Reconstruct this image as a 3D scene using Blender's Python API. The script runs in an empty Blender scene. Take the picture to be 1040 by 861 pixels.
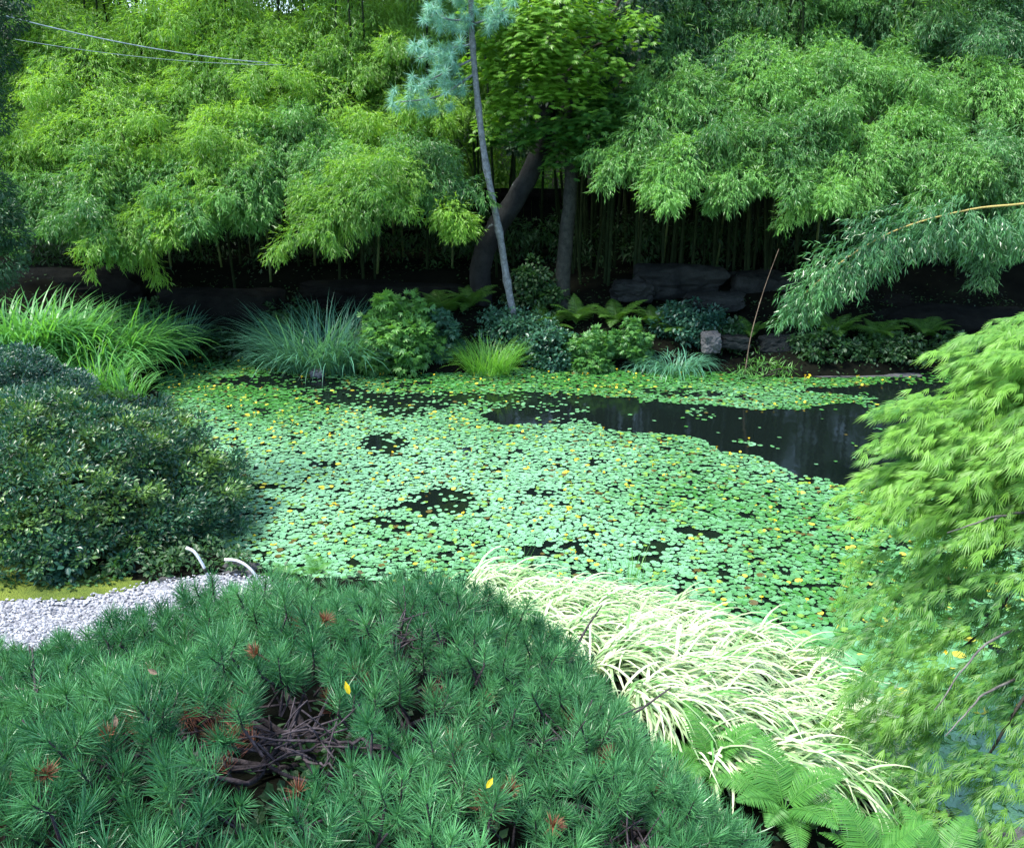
import bpy, math, random
import numpy as np
from mathutils import Vector, noise as mnoise

rng = np.random.default_rng(11)
random.seed(11)
R = math.radians
scene = bpy.context.scene
C = scene.collection

# ------------------------------------------------------------------ camera, sky, sun, exposure
PITCH = 18.4
CAMH = 4.0
F = 900.0
cam_d = bpy.data.cameras.new("camera")
cam = bpy.data.objects.new("camera", cam_d)
C.objects.link(cam)
cam.location = (0, 0, CAMH)
cam.rotation_euler = (R(90 - PITCH), 0, 0)
cam_d.sensor_width = 36
cam_d.lens = 36 * F / 1040
cam_d.clip_start = 0.05
cam_d.clip_end = 1500
scene.camera = cam

SUN_EL, SUN_AZ = 62.0, 252.0          # azimuth clockwise from +Y: high in the west, a little behind the camera
world = bpy.data.worlds.new("World")
scene.world = world
world.use_nodes = True
wn = world.node_tree.nodes
sky = wn.new("ShaderNodeTexSky")
sky.sky_type = 'NISHITA'
sky.sun_disc = False
sky.sun_elevation = R(SUN_EL)
sky.sun_rotation = R(SUN_AZ)
sky.air_density = 1.0
sky.dust_density = 1.0
wn["Background"].inputs[1].default_value = 0.15
world.node_tree.links.new(sky.outputs[0], wn["Background"].inputs[0])

sun_d = bpy.data.lights.new("sun", 'SUN')
sun_d.energy = 2.6
sun_d.angle = R(14)
sun_d.color = (1.0, 0.97, 0.88)
sun = bpy.data.objects.new("sun", sun_d)
C.objects.link(sun)
_a, _e = R(SUN_AZ), R(SUN_EL)
sv = Vector((math.sin(_a) * math.cos(_e), math.cos(_a) * math.cos(_e), math.sin(_e)))
sun.rotation_euler = sv.to_track_quat('Z', 'Y').to_euler()
sun.location = (-20, 30, 60)

scene.view_settings.view_transform = 'Standard'
scene.view_settings.look = 'None'
scene.view_settings.gamma = 1
scene.view_settings.exposure = 1.9
scene.render.engine = 'CYCLES'
scene.cycles.max_bounces = 7
scene.cycles.diffuse_bounces = 3
scene.cycles.glossy_bounces = 2
scene.cycles.transmission_bounces = 4
scene.cycles.use_denoising = True

# ------------------------------------------------------------------ helpers
CP, SP = math.cos(R(PITCH)), math.sin(R(PITCH))

def ray(px, py):
    u, v = (px - 520) / F, (430.5 - py) / F
    return np.array([u, CP + SP * v, -SP + CP * v])

def at_z(px, py, z=0.0):
    d = ray(px, py)
    return np.array([0, 0, CAMH]) + d * ((z - CAMH) / d[2])

def at_y(px, py, y):
    d = ray(px, py)
    return np.array([0, 0, CAMH]) + d * (y / d[1])

def sm(x):
    x = np.clip(x, 0, 1)
    return x * x * (3 - 2 * x)

def tag(o, label=None, cat=None, group=None, kind=None):
    if label: o["label"] = label
    if cat: o["category"] = cat
    if group: o["group"] = group
    if kind: o["kind"] = kind
    return o

def thing(name, label, cat, loc=(0, 0, 0), group=None, rotz=0.0):
    o = bpy.data.objects.new(name, None)
    C.objects.link(o)
    o.location = loc
    o.rotation_euler = (0, 0, rotz)
    return tag(o, label, cat, group)

def mk(name, V, faces_flat, sizes, mat, parent=None, tint=None, smooth=False, origin=None):
    """V (n,3) world coords, flat index list + loop sizes -> one linked mesh object."""
    V = np.asarray(V, dtype=np.float32)
    off = np.array(parent.location if parent is not None and origin is None else (origin if origin is not None else (0, 0, 0)), dtype=np.float32)
    if parent is not None and parent.parent is not None and origin is None:
        off = np.array(parent.parent.location, dtype=np.float32) + np.array(parent.location, dtype=np.float32)
    V = V - off
    faces_flat = np.asarray(faces_flat, dtype=np.int32)
    sizes = np.asarray(sizes, dtype=np.int32)
    me = bpy.data.meshes.new(name)
    me.vertices.add(len(V))
    me.vertices.foreach_set("co", V.ravel())
    me.loops.add(len(faces_flat))
    me.loops.foreach_set("vertex_index", faces_flat)
    me.polygons.add(len(sizes))
    starts = np.concatenate([[0], np.cumsum(sizes)[:-1]]).astype(np.int32)
    me.polygons.foreach_set("loop_start", starts)
    me.polygons.foreach_set("use_smooth", np.full(len(sizes), smooth, dtype=bool))
    if tint is not None:
        at = me.attributes.new("tint", 'FLOAT', 'POINT')
        at.data.foreach_set("value", np.asarray(tint, dtype=np.float32))
    me.update(calc_edges=True)
    me.validate()
    me.materials.append(mat)
    o = bpy.data.objects.new(name, me)
    C.objects.link(o)
    if parent is not None:
        o.parent = parent
    elif origin is not None:
        o.location = origin
    return o

def norm(a):
    return a / np.maximum(np.linalg.norm(a, axis=-1, keepdims=True), 1e-9)

class Geo:
    """collects vertices and faces, then builds one mesh object"""
    def __init__(s):
        s.V, s.F, s.S, s.T, s.n = [], [], [], [], 0
    def add(s, V, F, S, tint=None):
        V = np.asarray(V, dtype=np.float64).reshape(-1, 3)
        s.V.append(V)
        s.F.append(np.asarray(F, dtype=np.int64).ravel() + s.n)
        s.S.append(np.asarray(S, dtype=np.int64).ravel())
        s.T.append(np.full(len(V), 0.5) if tint is None else np.broadcast_to(np.asarray(tint, dtype=np.float64), (len(V),)))
        s.n += len(V)
        return s
    def leaves(s, P, D, U, L, W, tint, tpl):
        """tpl = (verts [(t,s,b)], faces); D direction, U up-ish normal"""
        N = len(P)
        if N == 0: return s
        tv, tf = tpl
        tv = np.array(tv, dtype=np.float64)
        D = norm(D)
        S = norm(np.cross(D, U))
        Nn = np.cross(S, D)
        L = np.broadcast_to(np.asarray(L, dtype=np.float64), (N,))
        W = np.broadcast_to(np.asarray(W, dtype=np.float64), (N,))
        V = (P[:, None, :] + D[:, None, :] * (L[:, None] * tv[None, :, 0])[..., None]
             + S[:, None, :] * (W[:, None] * tv[None, :, 1])[..., None]
             + Nn[:, None, :] * (L[:, None] * tv[None, :, 2])[..., None])
        k = len(tv)
        ff = np.concatenate([np.array(f) for f in tf])
        sz = np.array([len(f) for f in tf])
        FF = (ff[None, :] + (np.arange(N) * k)[:, None])
        SS = np.tile(sz, N)
        T = np.repeat(np.broadcast_to(np.asarray(tint, dtype=np.float64), (N,)), k)
        return s.add(V.reshape(-1, 3), FF, SS, T)
    def blades(s, P, az, e0, L, W, droop, tint, K=6, wander=0.0, taper=0.75):
        """arching grass blades as ribbons"""
        N = len(P)
        b = lambda a: np.broadcast_to(np.asarray(a, dtype=np.float64), (N,)).copy()
        az, e0, L, W, droop = b(az), b(e0), b(L), b(W), b(droop)
        p = P.copy()
        rows = []
        ts = np.linspace(0, 1, K + 1)
        for i, t in enumerate(ts):
            side = np.stack([-np.sin(az), np.cos(az), np.zeros(N)], 1)
            w = W * (0.55 + 0.9 * t if t < 0.35 else 0.865) * (1 - t ** 2.2) ** taper
            if i == K: w = W * 0.02
            tw = side * w[:, None] * 0.5
            rows.append(p - tw); rows.append(p + tw)
            if i < K:
                e = e0 - droop * (ts[i] + 0.5 / K) ** 1.25
                az = az + wander * rng.normal(size=N) / K
                st = np.stack([np.cos(az) * np.cos(e), np.sin(az) * np.cos(e), np.sin(e)], 1)
                p = p + st * (L / K)[:, None]
        V = np.stack(rows, 1)
        q = []
        for i in range(K):
            q.append([2 * i, 2 * i + 1, 2 * i + 3, 2 * i + 2])
        q = np.array(q).ravel()
        k = 2 * (K + 1)
        FF = q[None, :] + (np.arange(N) * k)[:, None]
        return s.add(V.reshape(-1, 3), FF, np.full(N * K, 4), np.repeat(b(tint), k))
    def tube(s, pts, rad, sides=7, tint=0.5, cap=True):
        pts = np.asarray(pts, dtype=np.float64)
        n = len(pts)
        rad = np.broadcast_to(np.asarray(rad, dtype=np.float64), (n,))
        T = norm(np.gradient(pts, axis=0))
        ref = np.array([0.13, 0.2, 0.97]) if abs(T[0][2]) < 0.9 else np.array([0.9, 0.3, 0.1])
        X = norm(np.cross(T, ref)); Y = np.cross(T, X)
        a = np.arange(sides) * 2 * np.pi / sides
        V = pts[:, None, :] + rad[:, None, None] * (np.cos(a)[None, :, None] * X[:, None, :] + np.sin(a)[None, :, None] * Y[:, None, :])
        F_ = []
        for i in range(n - 1):
            for j in range(sides):
                j2 = (j + 1) % sides
                F_.append([i * sides + j, i * sides + j2, (i + 1) * sides + j2, (i + 1) * sides + j])
        F_ = np.array(F_)
        sz = [4] * len(F_)
        ff = list(F_.ravel())
        if cap:
            ff += list(range(sides))[::-1]; sz.append(sides)
            ff += [(n - 1) * sides + j for j in range(sides)]; sz.append(sides)
        return s.add(V.reshape(-1, 3), ff, sz, tint)
    def build(s, name, mat, parent=None, smooth=False, origin=None):
        return mk(name, np.concatenate(s.V), np.concatenate(s.F), np.concatenate(s.S), mat, parent,
                  np.concatenate(s.T), smooth, origin)

def spline(ctrl, n=16):
    c = [np.array(p, dtype=float) for p in ctrl]
    c = [2 * c[0] - c[1]] + c + [2 * c[-1] - c[-2]]
    out = []
    for i in range(1, len(c) - 2):
        p0, p1, p2, p3 = c[i - 1], c[i], c[i + 1], c[i + 2]
        m = max(2, n // (len(c) - 3))
        for k in range(m):
            t = k / m
            out.append(0.5 * ((2 * p1) + (-p0 + p2) * t + (2 * p0 - 5 * p1 + 4 * p2 - p3) * t * t + (-p0 + 3 * p1 - 3 * p2 + p3) * t ** 3))
    out.append(c[-2])
    return np.array(out)

def along(pts, t):
    pts = np.asarray(pts)
    d = np.concatenate([[0], np.cumsum(np.linalg.norm(np.diff(pts, axis=0), axis=1))])
    d /= d[-1]
    t = np.atleast_1d(t)
    P = np.stack([np.interp(t, d, pts[:, i]) for i in range(3)], 1)
    P2 = np.stack([np.interp(np.clip(t + 0.02, 0, 1), d, pts[:, i]) for i in range(3)], 1)
    P1 = np.stack([np.interp(np.clip(t - 0.02, 0, 1), d, pts[:, i]) for i in range(3)], 1)
    return P, norm(P2 - P1)

# leaf templates (t along, s across, b along the normal)
LANCE = ([(0, 0, 0), (.3, .5, .03), (1, 0, -.12), (.3, -.5, .03)], [(0, 1, 2, 3)])
OVAL = ([(0, 0, 0), (.22, .40, .04), (.6, .5, .05), (1, 0, -.06), (.6, -.5, .05), (.22, -.40, .04), (.5, 0, -.01)],
        [(0, 6, 2, 1), (6, 3, 2), (0, 5, 4, 6), (6, 4, 3)])
RHOMB = ([(0, 0, 0), (.45, .5, .05), (1, 0, -.05), (.45, -.5, .05)], [(0, 1, 2, 3)])
NEEDLE = ([(0, .5, 0), (0, -.5, 0), (.62, -.42, .015), (1, 0, -.01), (.62, .42, .015)], [(0, 1, 2, 3, 4)])
def palm_tpl(n=7, spread=1.9, narrow=.10):
    v, f = [], []
    for i in range(n):
        a = (i - (n - 1) / 2) / ((n - 1) / 2) * spread * .5
        l = 1 - .32 * abs(a) / (spread * .5)
        c, s_ = math.cos(a), math.sin(a)
        b = len(v)
        dr = -.16 * l
        v += [(0, 0, 0), (.4 * l * c - narrow * s_, .4 * l * s_ + narrow * c, -.02), (l * c, l * s_, dr),
              (.4 * l * c + narrow * s_, .4 * l * s_ - narrow * c, -.02)]
        f.append((b, b + 1, b + 2, b + 3))
    return v, f
PALM = palm_tpl(7, 2.6, .13)
LACE = palm_tpl(5, .80, .026)

def nse(P, sc, seed=0.0):
    return np.array([mnoise.noise(Vector((float(p[0]) * sc + seed, float(p[1]) * sc + seed * 1.7, float(p[2]) * sc - seed))) for p in P])

def rdir(n):
    return norm(rng.normal(size=(n, 3)))

# ------------------------------------------------------------------ materials
def base_mat(name):
    m = bpy.data.materials.new(name); m.use_nodes = True
    return m, m.node_tree.nodes, m.node_tree.links, m.node_tree.nodes["Principled BSDF"]

def leaf_mat(name, dark, light, trans=.4, rough=.45, spec=.5, tcol=None, isl=.35):
    m, n, l, b = base_mat(name)
    at = n.new("ShaderNodeAttribute"); at.attribute_name = "tint"
    geo = n.new("ShaderNodeNewGeometry")
    ma = n.new("ShaderNodeMath"); ma.operation = 'MULTIPLY_ADD'
    l.new(geo.outputs["Random Per Island"], ma.inputs[0]); ma.inputs[1].default_value = isl; l.new(at.outputs["Fac"], ma.inputs[2])
    mb = n.new("ShaderNodeMath"); mb.operation = 'SUBTRACT'; mb.use_clamp = True
    l.new(ma.outputs[0], mb.inputs[0]); mb.inputs[1].default_value = isl * .5
    mx = n.new("ShaderNodeMix"); mx.data_type = 'RGBA'
    l.new(mb.outputs[0], mx.inputs[0])
    mx.inputs[6].default_value = (*dark, 1); mx.inputs[7].default_value = (*light, 1)
    l.new(mx.outputs[2], b.inputs["Base Color"])
    b.inputs["Roughness"].default_value = rough
    b.inputs["Specular IOR Level"].default_value = spec
    if trans > 0:
        tr = n.new("ShaderNodeBsdfTranslucent")
        g = n.new("ShaderNodeMix"); g.data_type = 'RGBA'; g.blend_type = 'MULTIPLY'; g.inputs[0].default_value = 1
        l.new(mx.outputs[2], g.inputs[6]); g.inputs[7].default_value = (*(tcol or (1.7, 1.6, .7)), 1)
        l.new(g.outputs[2], tr.inputs["Color"])
        ms = n.new("ShaderNodeMixShader"); ms.inputs[0].default_value = trans
        l.new(b.outputs[0], ms.inputs[1]); l.new(tr.outputs[0], ms.inputs[2])
        l.new(ms.outputs[0], n["Material Output"].inputs[0])
    return m

def rough_mat(name, c1, c2, scale=6.0, rough=.85, c3=None, bump=.4, spec=.3, fine=60.0):
    m, n, l, b = base_mat(name)
    tc = n.new("ShaderNodeTexCoord")
    n1 = n.new("ShaderNodeTexNoise"); n1.inputs["Scale"].default_value = scale; n1.inputs["Detail"].default_value = 8; n1.inputs["Roughness"].default_value = .65
    n2 = n.new("ShaderNodeTexNoise"); n2.inputs["Scale"].default_value = fine; n2.inputs["Detail"].default_value = 5
    l.new(tc.outputs["Object"], n1.inputs["Vector"]); l.new(tc.outputs["Object"], n2.inputs["Vector"])
    cr = n.new("ShaderNodeValToRGB")
    cr.color_ramp.elements[0].position = .35; cr.color_ramp.elements[0].color = (*c1, 1)
    cr.color_ramp.elements[1].position = .65; cr.color_ramp.elements[1].color = (*c2, 1)
    if c3:
        e = cr.color_ramp.elements.new(.76); e.color = (*c3, 1)
    l.new(n1.outputs[0], cr.inputs[0])
    mx = n.new("ShaderNodeMix"); mx.data_type = 'RGBA'; mx.blend_type = 'OVERLAY'; mx.inputs[0].default_value = .6
    l.new(cr.outputs[0], mx.inputs[6]); l.new(n2.outputs[0], mx.inputs[7])
    l.new(mx.outputs[2], b.inputs["Base Color"])
    b.inputs["Roughness"].default_value = rough; b.inputs["Specular IOR Level"].default_value = spec
    bp = n.new("ShaderNodeBump"); bp.inputs["Strength"].default_value = bump; bp.inputs["Distance"].default_value = .03
    ad = n.new("ShaderNodeMath"); ad.operation = 'ADD'
    l.new(n1.outputs[0], ad.inputs[0]); l.new(n2.outputs[0], ad.inputs[1])
    l.new(ad.outputs[0], bp.inputs["Height"]); l.new(bp.outputs[0], b.inputs["Normal"])
    return m

M = {}
M['soil'] = rough_mat('soil', (.0026, .0030, .0022), (.007, .0078, .005), 2.0, .95, (.009, .016, .006), spec=.04)
M['bark'] = rough_mat('bark', (.02, .018, .014), (.06, .055, .045), 9, .9, (.10, .12, .10), spec=.12)
M['bark_lichen'] = rough_mat('bark_lichen', (.010, .011, .011), (.026, .028, .028), 4, .9, (.20, .26, .25), spec=.12)
M['bark_pale'] = rough_mat('bark_pale', (.09, .10, .10), (.22, .24, .25), 14, .8, (.33, .36, .37))
M['bark_twig'] = rough_mat('bark_twig', (.07, .065, .06), (.16, .15, .14), 14, .9)
M['bark_brown'] = rough_mat('bark_brown', (.018, .021, .018), (.048, .052, .044), 9, .9, spec=.12)
M['pine_wood'] = rough_mat('pine_wood', (.022, .018, .020), (.075, .062, .07), 24, .9, (.15, .13, .15), spec=.12)
M['stone'] = rough_mat('stone', (.008, .010, .010), (.030, .034, .032), 2.5, .9, (.016, .032, .014), bump=.7, spec=.04)
M['rock_shaded'] = rough_mat('rock_shaded', (.004, .0045, .0045), (.013, .014, .012), 2.2, .95, (.010, .018, .008), bump=.8, spec=.04)  # darker than the other stone: the bank's shade is put into the colour
M['stone_pale'] = rough_mat('stone_pale', (.07, .075, .08), (.19, .19, .2), 5, .85)
M['ledge'] = rough_mat('ledge', (.04, .042, .045), (.11, .11, .11), 4, .9)
M['fence'] = rough_mat('fence', (.005, .006, .006), (.012, .013, .012), 6, .9, spec=.04)
M['gravel'] = None
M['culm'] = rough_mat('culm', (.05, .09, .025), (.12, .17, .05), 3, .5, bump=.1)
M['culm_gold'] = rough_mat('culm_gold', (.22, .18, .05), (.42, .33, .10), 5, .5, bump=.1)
M['culm_shaded'] = rough_mat('culm_shaded', (.008, .016, .007), (.022, .036, .014), 3, .7, bump=.1, spec=.04)  # darkened copy of the culm colour, with the grove's shade painted in
M['dead_stalk'] = rough_mat('dead_stalk', (.10, .07, .05), (.22, .16, .11), 8, .9)
M['bamboo_a'] = leaf_mat('bamboo_leaf_yellow', (.040, .15, .028), (.22, .42, .060), .45, .42)  # yellow-green leaves, brightened so the colour carries the far hazy glow
M['bamboo_b'] = leaf_mat('bamboo_leaf_green', (.022, .105, .036), (.145, .34, .075), .38, .40)
M['bamboo_c'] = leaf_mat('bamboo_leaf_dark', (.016, .078, .034), (.09, .24, .070), .32, .40)
M['bamboo_silver'] = leaf_mat('bamboo_leaf_silver', (.012, .075, .030), (.09, .25, .08), .28, .32, .6)
M['thicket'] = leaf_mat('thicket_leaf', (.028, .105, .026), (.16, .34, .05), .45, .5)
M['deep'] = leaf_mat('deep_leaf', (.014, .055, .020), (.045, .12, .03), .35, .5)
M['maple_green'] = leaf_mat('maple_leaf', (.025, .11, .02), (.18, .37, .04), .45, .4)
M['bluepine'] = leaf_mat('blue_needle', (.10, .28, .22), (.26, .52, .44), .25, .5)
M['conifer'] = leaf_mat('conifer_leaf', (.008, .045, .018), (.03, .11, .03), .2, .5)
M['azalea'] = leaf_mat('azalea_leaf', (.012, .070, .042), (.20, .36, .05), .22, .36, isl=.25)
M['herb'] = leaf_mat('herb_leaf', (.04, .15, .04), (.15, .35, .07), .35, .42)
M['herb_dark'] = leaf_mat('dark_herb_leaf', (.015, .065, .05), (.05, .15, .08), .25, .4)
M['iris'] = leaf_mat('iris_leaf', (.035, .15, .05), (.13, .37, .08), .35, .42)
M['sedge'] = leaf_mat('sedge_leaf', (.03, .12, .08), (.11, .30, .19), .3, .38)
M['lime'] = leaf_mat('lime_grass', (.05, .19, .03), (.17, .42, .07), .4, .4)
M['fern'] = leaf_mat('fern_leaf', (.03, .11, .015), (.09, .22, .025), .4, .5)
M['fern_near'] = leaf_mat('near_fern_leaf', (.035, .16, .03), (.12, .33, .06), .4, .45)
M['needle'] = leaf_mat('pine_needle', (.018, .105, .040), (.115, .34, .125), .15, .36, isl=.5)
M['needle_dead'] = leaf_mat('dead_needle', (.14, .05, .035), (.30, .13, .07), .2, .6)
M['forest_grass'] = leaf_mat('pale_forest_grass', (.10, .30, .06), (.78, .83, .57), .35, .45, tcol=(1.02, 1.05, .92), isl=.5)
M['lace'] = leaf_mat('laceleaf', (.022, .12, .030), (.17, .36, .045), .40, .5)
M['yellow'] = leaf_mat('yellow_petal', (.70, .46, .01), (.80, .60, .03), .3, .5)
M['white'] = rough_mat('white_paint', (.72, .72, .74), (.82, .82, .82), 4, .4, bump=.05)
M['black'] = rough_mat('black_rubber', (.01, .01, .01), (.02, .02, .02), 4, .6, bump=.05)
M['cable'] = rough_mat('cable_sheath', (.25, .30, .32), (.40, .45, .48), 4, .5, bump=.05)

# lily pads: waxy and reflective; the pale tint end adds painted sky sheen
def pad_mat():
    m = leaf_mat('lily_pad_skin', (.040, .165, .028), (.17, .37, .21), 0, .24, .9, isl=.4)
    n, l = m.node_tree.nodes, m.node_tree.links
    b = n["Principled BSDF"]; src = b.inputs["Base Color"].links[0].from_socket
    geo = n["Geometry"]
    # a few yellowing and a few old brown pads
    for lo, hi, col in ((.984, 1.1, (.42, .40, .05)), (-.1, .02, (.09, .07, .02)), (.30, .36, (.16, .30, .05))):
        a = n.new("ShaderNodeMath"); a.operation = 'COMPARE'; a.inputs[1].default_value = (lo + hi) / 2; a.inputs[2].default_value = (hi - lo) / 2
        l.new(geo.outputs["Random Per Island"], a.inputs[0])
        mx = n.new("ShaderNodeMix"); mx.data_type = 'RGBA'; l.new(a.outputs[0], mx.inputs[0]); l.new(src, mx.inputs[6]); mx.inputs[7].default_value = (*col, 1)
        src = mx.outputs[2]
    l.new(src, b.inputs["Base Color"])
    return m
M['pad'] = pad_mat()

def moss_mat():
    m = rough_mat('moss', (.05, .09, .012), (.13, .17, .02), 3, .95, (.18, .20, .04), bump=.8, fine=90)
    return m
M['moss'] = moss_mat()

def gravel_mat():
    m, n, l, b = base_mat('gravel')
    tc = n.new("ShaderNodeTexCoord")
    v = n.new("ShaderNodeTexVoronoi"); v.inputs["Scale"].default_value = 42
    l.new(tc.outputs["Object"], v.inputs["Vector"])
    cr = n.new("ShaderNodeValToRGB")
    cr.color_ramp.elements[0].color = (.08, .085, .10, 1); cr.color_ramp.elements[1].color = (.36, .36, .39, 1)
    l.new(v.outputs["Color"], cr.inputs[0]); l.new(cr.outputs[0], b.inputs["Base Color"])
    b.inputs["Roughness"].default_value = .85
    bp = n.new("ShaderNodeBump"); bp.inputs["Strength"].default_value = 1; bp.inputs["Distance"].default_value = .02; bp.invert = True
    l.new(v.outputs["Distance"], bp.inputs["Height"]); l.new(bp.outputs[0], b.inputs["Normal"])
    return m
M['gravel'] = gravel_mat()

def water_mat():
    m, n, l, b = base_mat('pond_water')
    b.inputs["Base Color"].default_value = (.004, .007, .006, 1)
    b.inputs["Roughness"].default_value = .07
    b.inputs["IOR"].default_value = 1.33
    tc = n.new("ShaderNodeTexCoord")
    nz = n.new("ShaderNodeTexNoise"); nz.inputs["Scale"].default_value = 3.5; nz.inputs["Detail"].default_value = 3
    l.new(tc.outputs["Object"], nz.inputs["Vector"])
    bp = n.new("ShaderNodeBump"); bp.inputs["Strength"].default_value = .12; bp.inputs["Distance"].default_value = .02
    l.new(nz.outputs[0], bp.inputs["Height"]); l.new(bp.outputs[0], b.inputs["Normal"])
    # shallow silt seen through the water in a brown patch
    return m
M['water'] = water_mat()

# ------------------------------------------------------------------ ground and pond
pond = [at_z(*p)[:2] for p in [(205, 357), (270, 364), (330, 377), (400, 379), (470, 379), (560, 371), (650, 375), (730, 378),
                                 (800, 384), (870, 384), (960, 378), (1060, 366)]]
pond += [np.array(p) for p in [(13, 15.5), (14.5, 11), (12, 6.5), (7.5, 3.9), (4.6, 3.7), (3.3, 4.05), (2.6, 4.35), (2.55, 5.1), (2.0, 6.0), (1.1, 6.75), (-.35, 7.2),
                               (-1.7, 7.35), (-2.3, 7.55), (-2.85, 7.95), (-3.5, 9.4), (-4.7, 12.0), (-6.0, 14.2)]]
pond = np.array(pond)

def sdist(x, y):
    """distance to the pond outline, positive outside"""
    P = np.stack([np.asarray(x, float).ravel(), np.asarray(y, float).ravel()], 1)
    best = np.full(len(P), 1e9)
    inside = np.zeros(len(P), bool)
    n = len(pond)
    for i in range(n):
        a, b = pond[i], pond[(i + 1) % n]
        ab = b - a
        t = np.clip(((P - a) @ ab) / (ab @ ab), 0, 1)
        d = np.linalg.norm(P - (a + t[:, None] * ab), axis=1)
        best = np.minimum(best, d)
        c = (a[1] > P[:, 1]) != (b[1] > P[:, 1])
        xi = (b[0] - a[0]) * (P[:, 1] - a[1]) / (b[1] - a[1] + 1e-12) + a[0]
        inside ^= c & (P[:, 0] < xi)
    return np.where(inside, -best, best).reshape(np.shape(x))

def H(x, y):
    x = np.asarray(x, float); y = np.asarray(y, float)
    d = sdist(x, y)
    wig = .04 * np.sin(x * 2.3 + y) + .03 * np.sin(y * 3.1 - x * 1.3)
    dd = np.maximum(d, 0)
    near = np.minimum(.35 * np.maximum(0, dd - .5), .36 * np.maximum(0, 6.3 - y))
    near = np.minimum(near, 1.55 + .02 * np.maximum(0, 2 - y))
    far = np.minimum(.36 * np.maximum(0, dd - .4), 1.0 + .0 * dd)
    s = sm((y - 12.0) / 3.0)
    rise = near * (1 - s) + far * s + .05 * np.minimum(dd, 8) * (1 - sm((6.3 - y) / 1.0)) * (1 - s)
    rise = rise + .55 * np.clip(y - 27.5, 0, 16)
    out = .20 * sm(dd / .3) + rise + wig * sm(dd / 1.5)
    ins = -.03 - .35 * np.minimum(1, np.maximum(-d, 0) / .8)
    return np.where(d > 0, out, ins)

def h1(x, y):
    return float(H(np.array([x]), np.array([y]))[0])

def axis(a, b, st, far):
    mid = np.arange(a, b + 1e-6, st)
    o = np.array([.6, 1.4, 2.6, 4.5, 8, 15, 30, 60, 120, far])
    return np.concatenate([(a - o)[::-1], mid, b + o])
gx, gy = axis(-11, 11, .14, 260), axis(.2, 23, .14, 260)
X, Y = np.meshgrid(gx, gy)
Z = H(X, Y)
nx, ny = len(gx), len(gy)
ii, jj = np.meshgrid(np.arange(nx - 1), np.arange(ny - 1))
q = (jj * nx + ii).ravel()
quads = np.stack([q, q + 1, q + nx + 1, q + nx], 1)
g = mk('ground', np.stack([X.ravel(), Y.ravel(), Z.ravel()], 1), quads.ravel(), np.full(len(quads), 4), M['soil'], smooth=True)
tag(g, 'dark soil banks rising round the pond', kind='structure')

w = mk('water', [(-8, 3, 0), (16, 3, 0), (16, 18, 0), (-8, 18, 0)], [0, 1, 2, 3], [4], M['water'])
tag(w, 'dark still pond water between the lily pads', kind='structure')

def sheet(name, label, poly, lift, mat, st=.05):
    poly = np.array(poly)
    x0, y0 = poly.min(0); x1, y1 = poly.max(0)
    xs, ys = np.arange(x0, x1, st), np.arange(y0, y1, st)
    X, Y = np.meshgrid(xs, ys)
    ins = np.zeros(X.shape, bool)
    n = len(poly)
    for i in range(n):
        a, b = poly[i], poly[(i + 1) % n]
        c = (a[1] > Y) != (b[1] > Y)
        ins ^= c & (X < (b[0] - a[0]) * (Y - a[1]) / (b[1] - a[1] + 1e-12) + a[0])
    Z = H(X, Y) + lift + .012 * np.sin(X * 9) * np.sin(Y * 11)
    nx = len(xs)
    ii, jj = np.meshgrid(np.arange(len(xs) - 1), np.arange(len(ys) - 1))
    k = ins[:-1, :-1] & ins[1:, 1:] & ins[1:, :-1] & ins[:-1, 1:]
    q = (jj * nx + ii)[k]
    quads = np.stack([q, q + 1, q + nx + 1, q + nx], 1)
    o = mk(name, np.stack([X.ravel(), Y.ravel(), Z.ravel()], 1), quads.ravel(), np.full(len(quads), 4), mat, smooth=True)
    return tag(o, label, kind='structure')

path = [at_z(*p, .28)[:2] for p in [(-120, 636), (0, 616), (80, 605), (150, 590), (212, 582), (285, 583), (300, 600), (210, 645), (100, 690), (0, 710), (-120, 730)]]
sheet('gravel_path', 'pale gravel path curving behind the pine', path, .03, M['gravel'])
mossp = [at_z(*p, .28)[:2] for p in [(-160, 585), (0, 570), (110, 578), (150, 588), (150, 599), (80, 608), (0, 618), (-160, 645)]]
sheet('moss', 'yellow green moss beside the gravel path', mossp, .018, M['moss'])

# loose gravel stones give the path an uneven surface
PG = Geo()
path_a = np.array(path)
n = 5200
pp = np.stack([rng.uniform(path_a[:, 0].min(), path_a[:, 0].max(), n), rng.uniform(path_a[:, 1].min(), path_a[:, 1].max(), n)], 1)
def inpoly(P, poly):
    ins = np.zeros(len(P), bool); m = len(poly)
    for i in range(m):
        a, b = poly[i], poly[(i + 1) % m]
        c = (a[1] > P[:, 1]) != (b[1] > P[:, 1])
        ins ^= c & (P[:, 0] < (b[0] - a[0]) * (P[:, 1] - a[1]) / (b[1] - a[1] + 1e-12) + a[0])
    return ins
pp = pp[inpoly(pp, path_a)]
gp = np.stack([pp[:, 0], pp[:, 1], H(pp[:, 0], pp[:, 1]) + .04], 1)
OCT = ([(1, 0, 0), (-1, 0, 0), (0, 1, 0), (0, -1, 0), (0, 0, .6), (0, 0, -.6)], [(0, 2, 4), (2, 1, 4), (1, 3, 4), (3, 0, 4), (2, 0, 5), (1, 2, 5), (3, 1, 5), (0, 3, 5)])
r_ = rng.uniform(.008, .018, len(gp))
PG.leaves(gp, rdir(len(gp)) * np.array([1, 1, .3]), np.tile([0, 0, 1.], (len(gp), 1)), r_, r_, rng.uniform(0, 1, len(gp)), OCT)
M['pebble'] = leaf_mat('pebble', (.10, .105, .12), (.50, .51, .55), 0, .8, .3)
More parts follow.
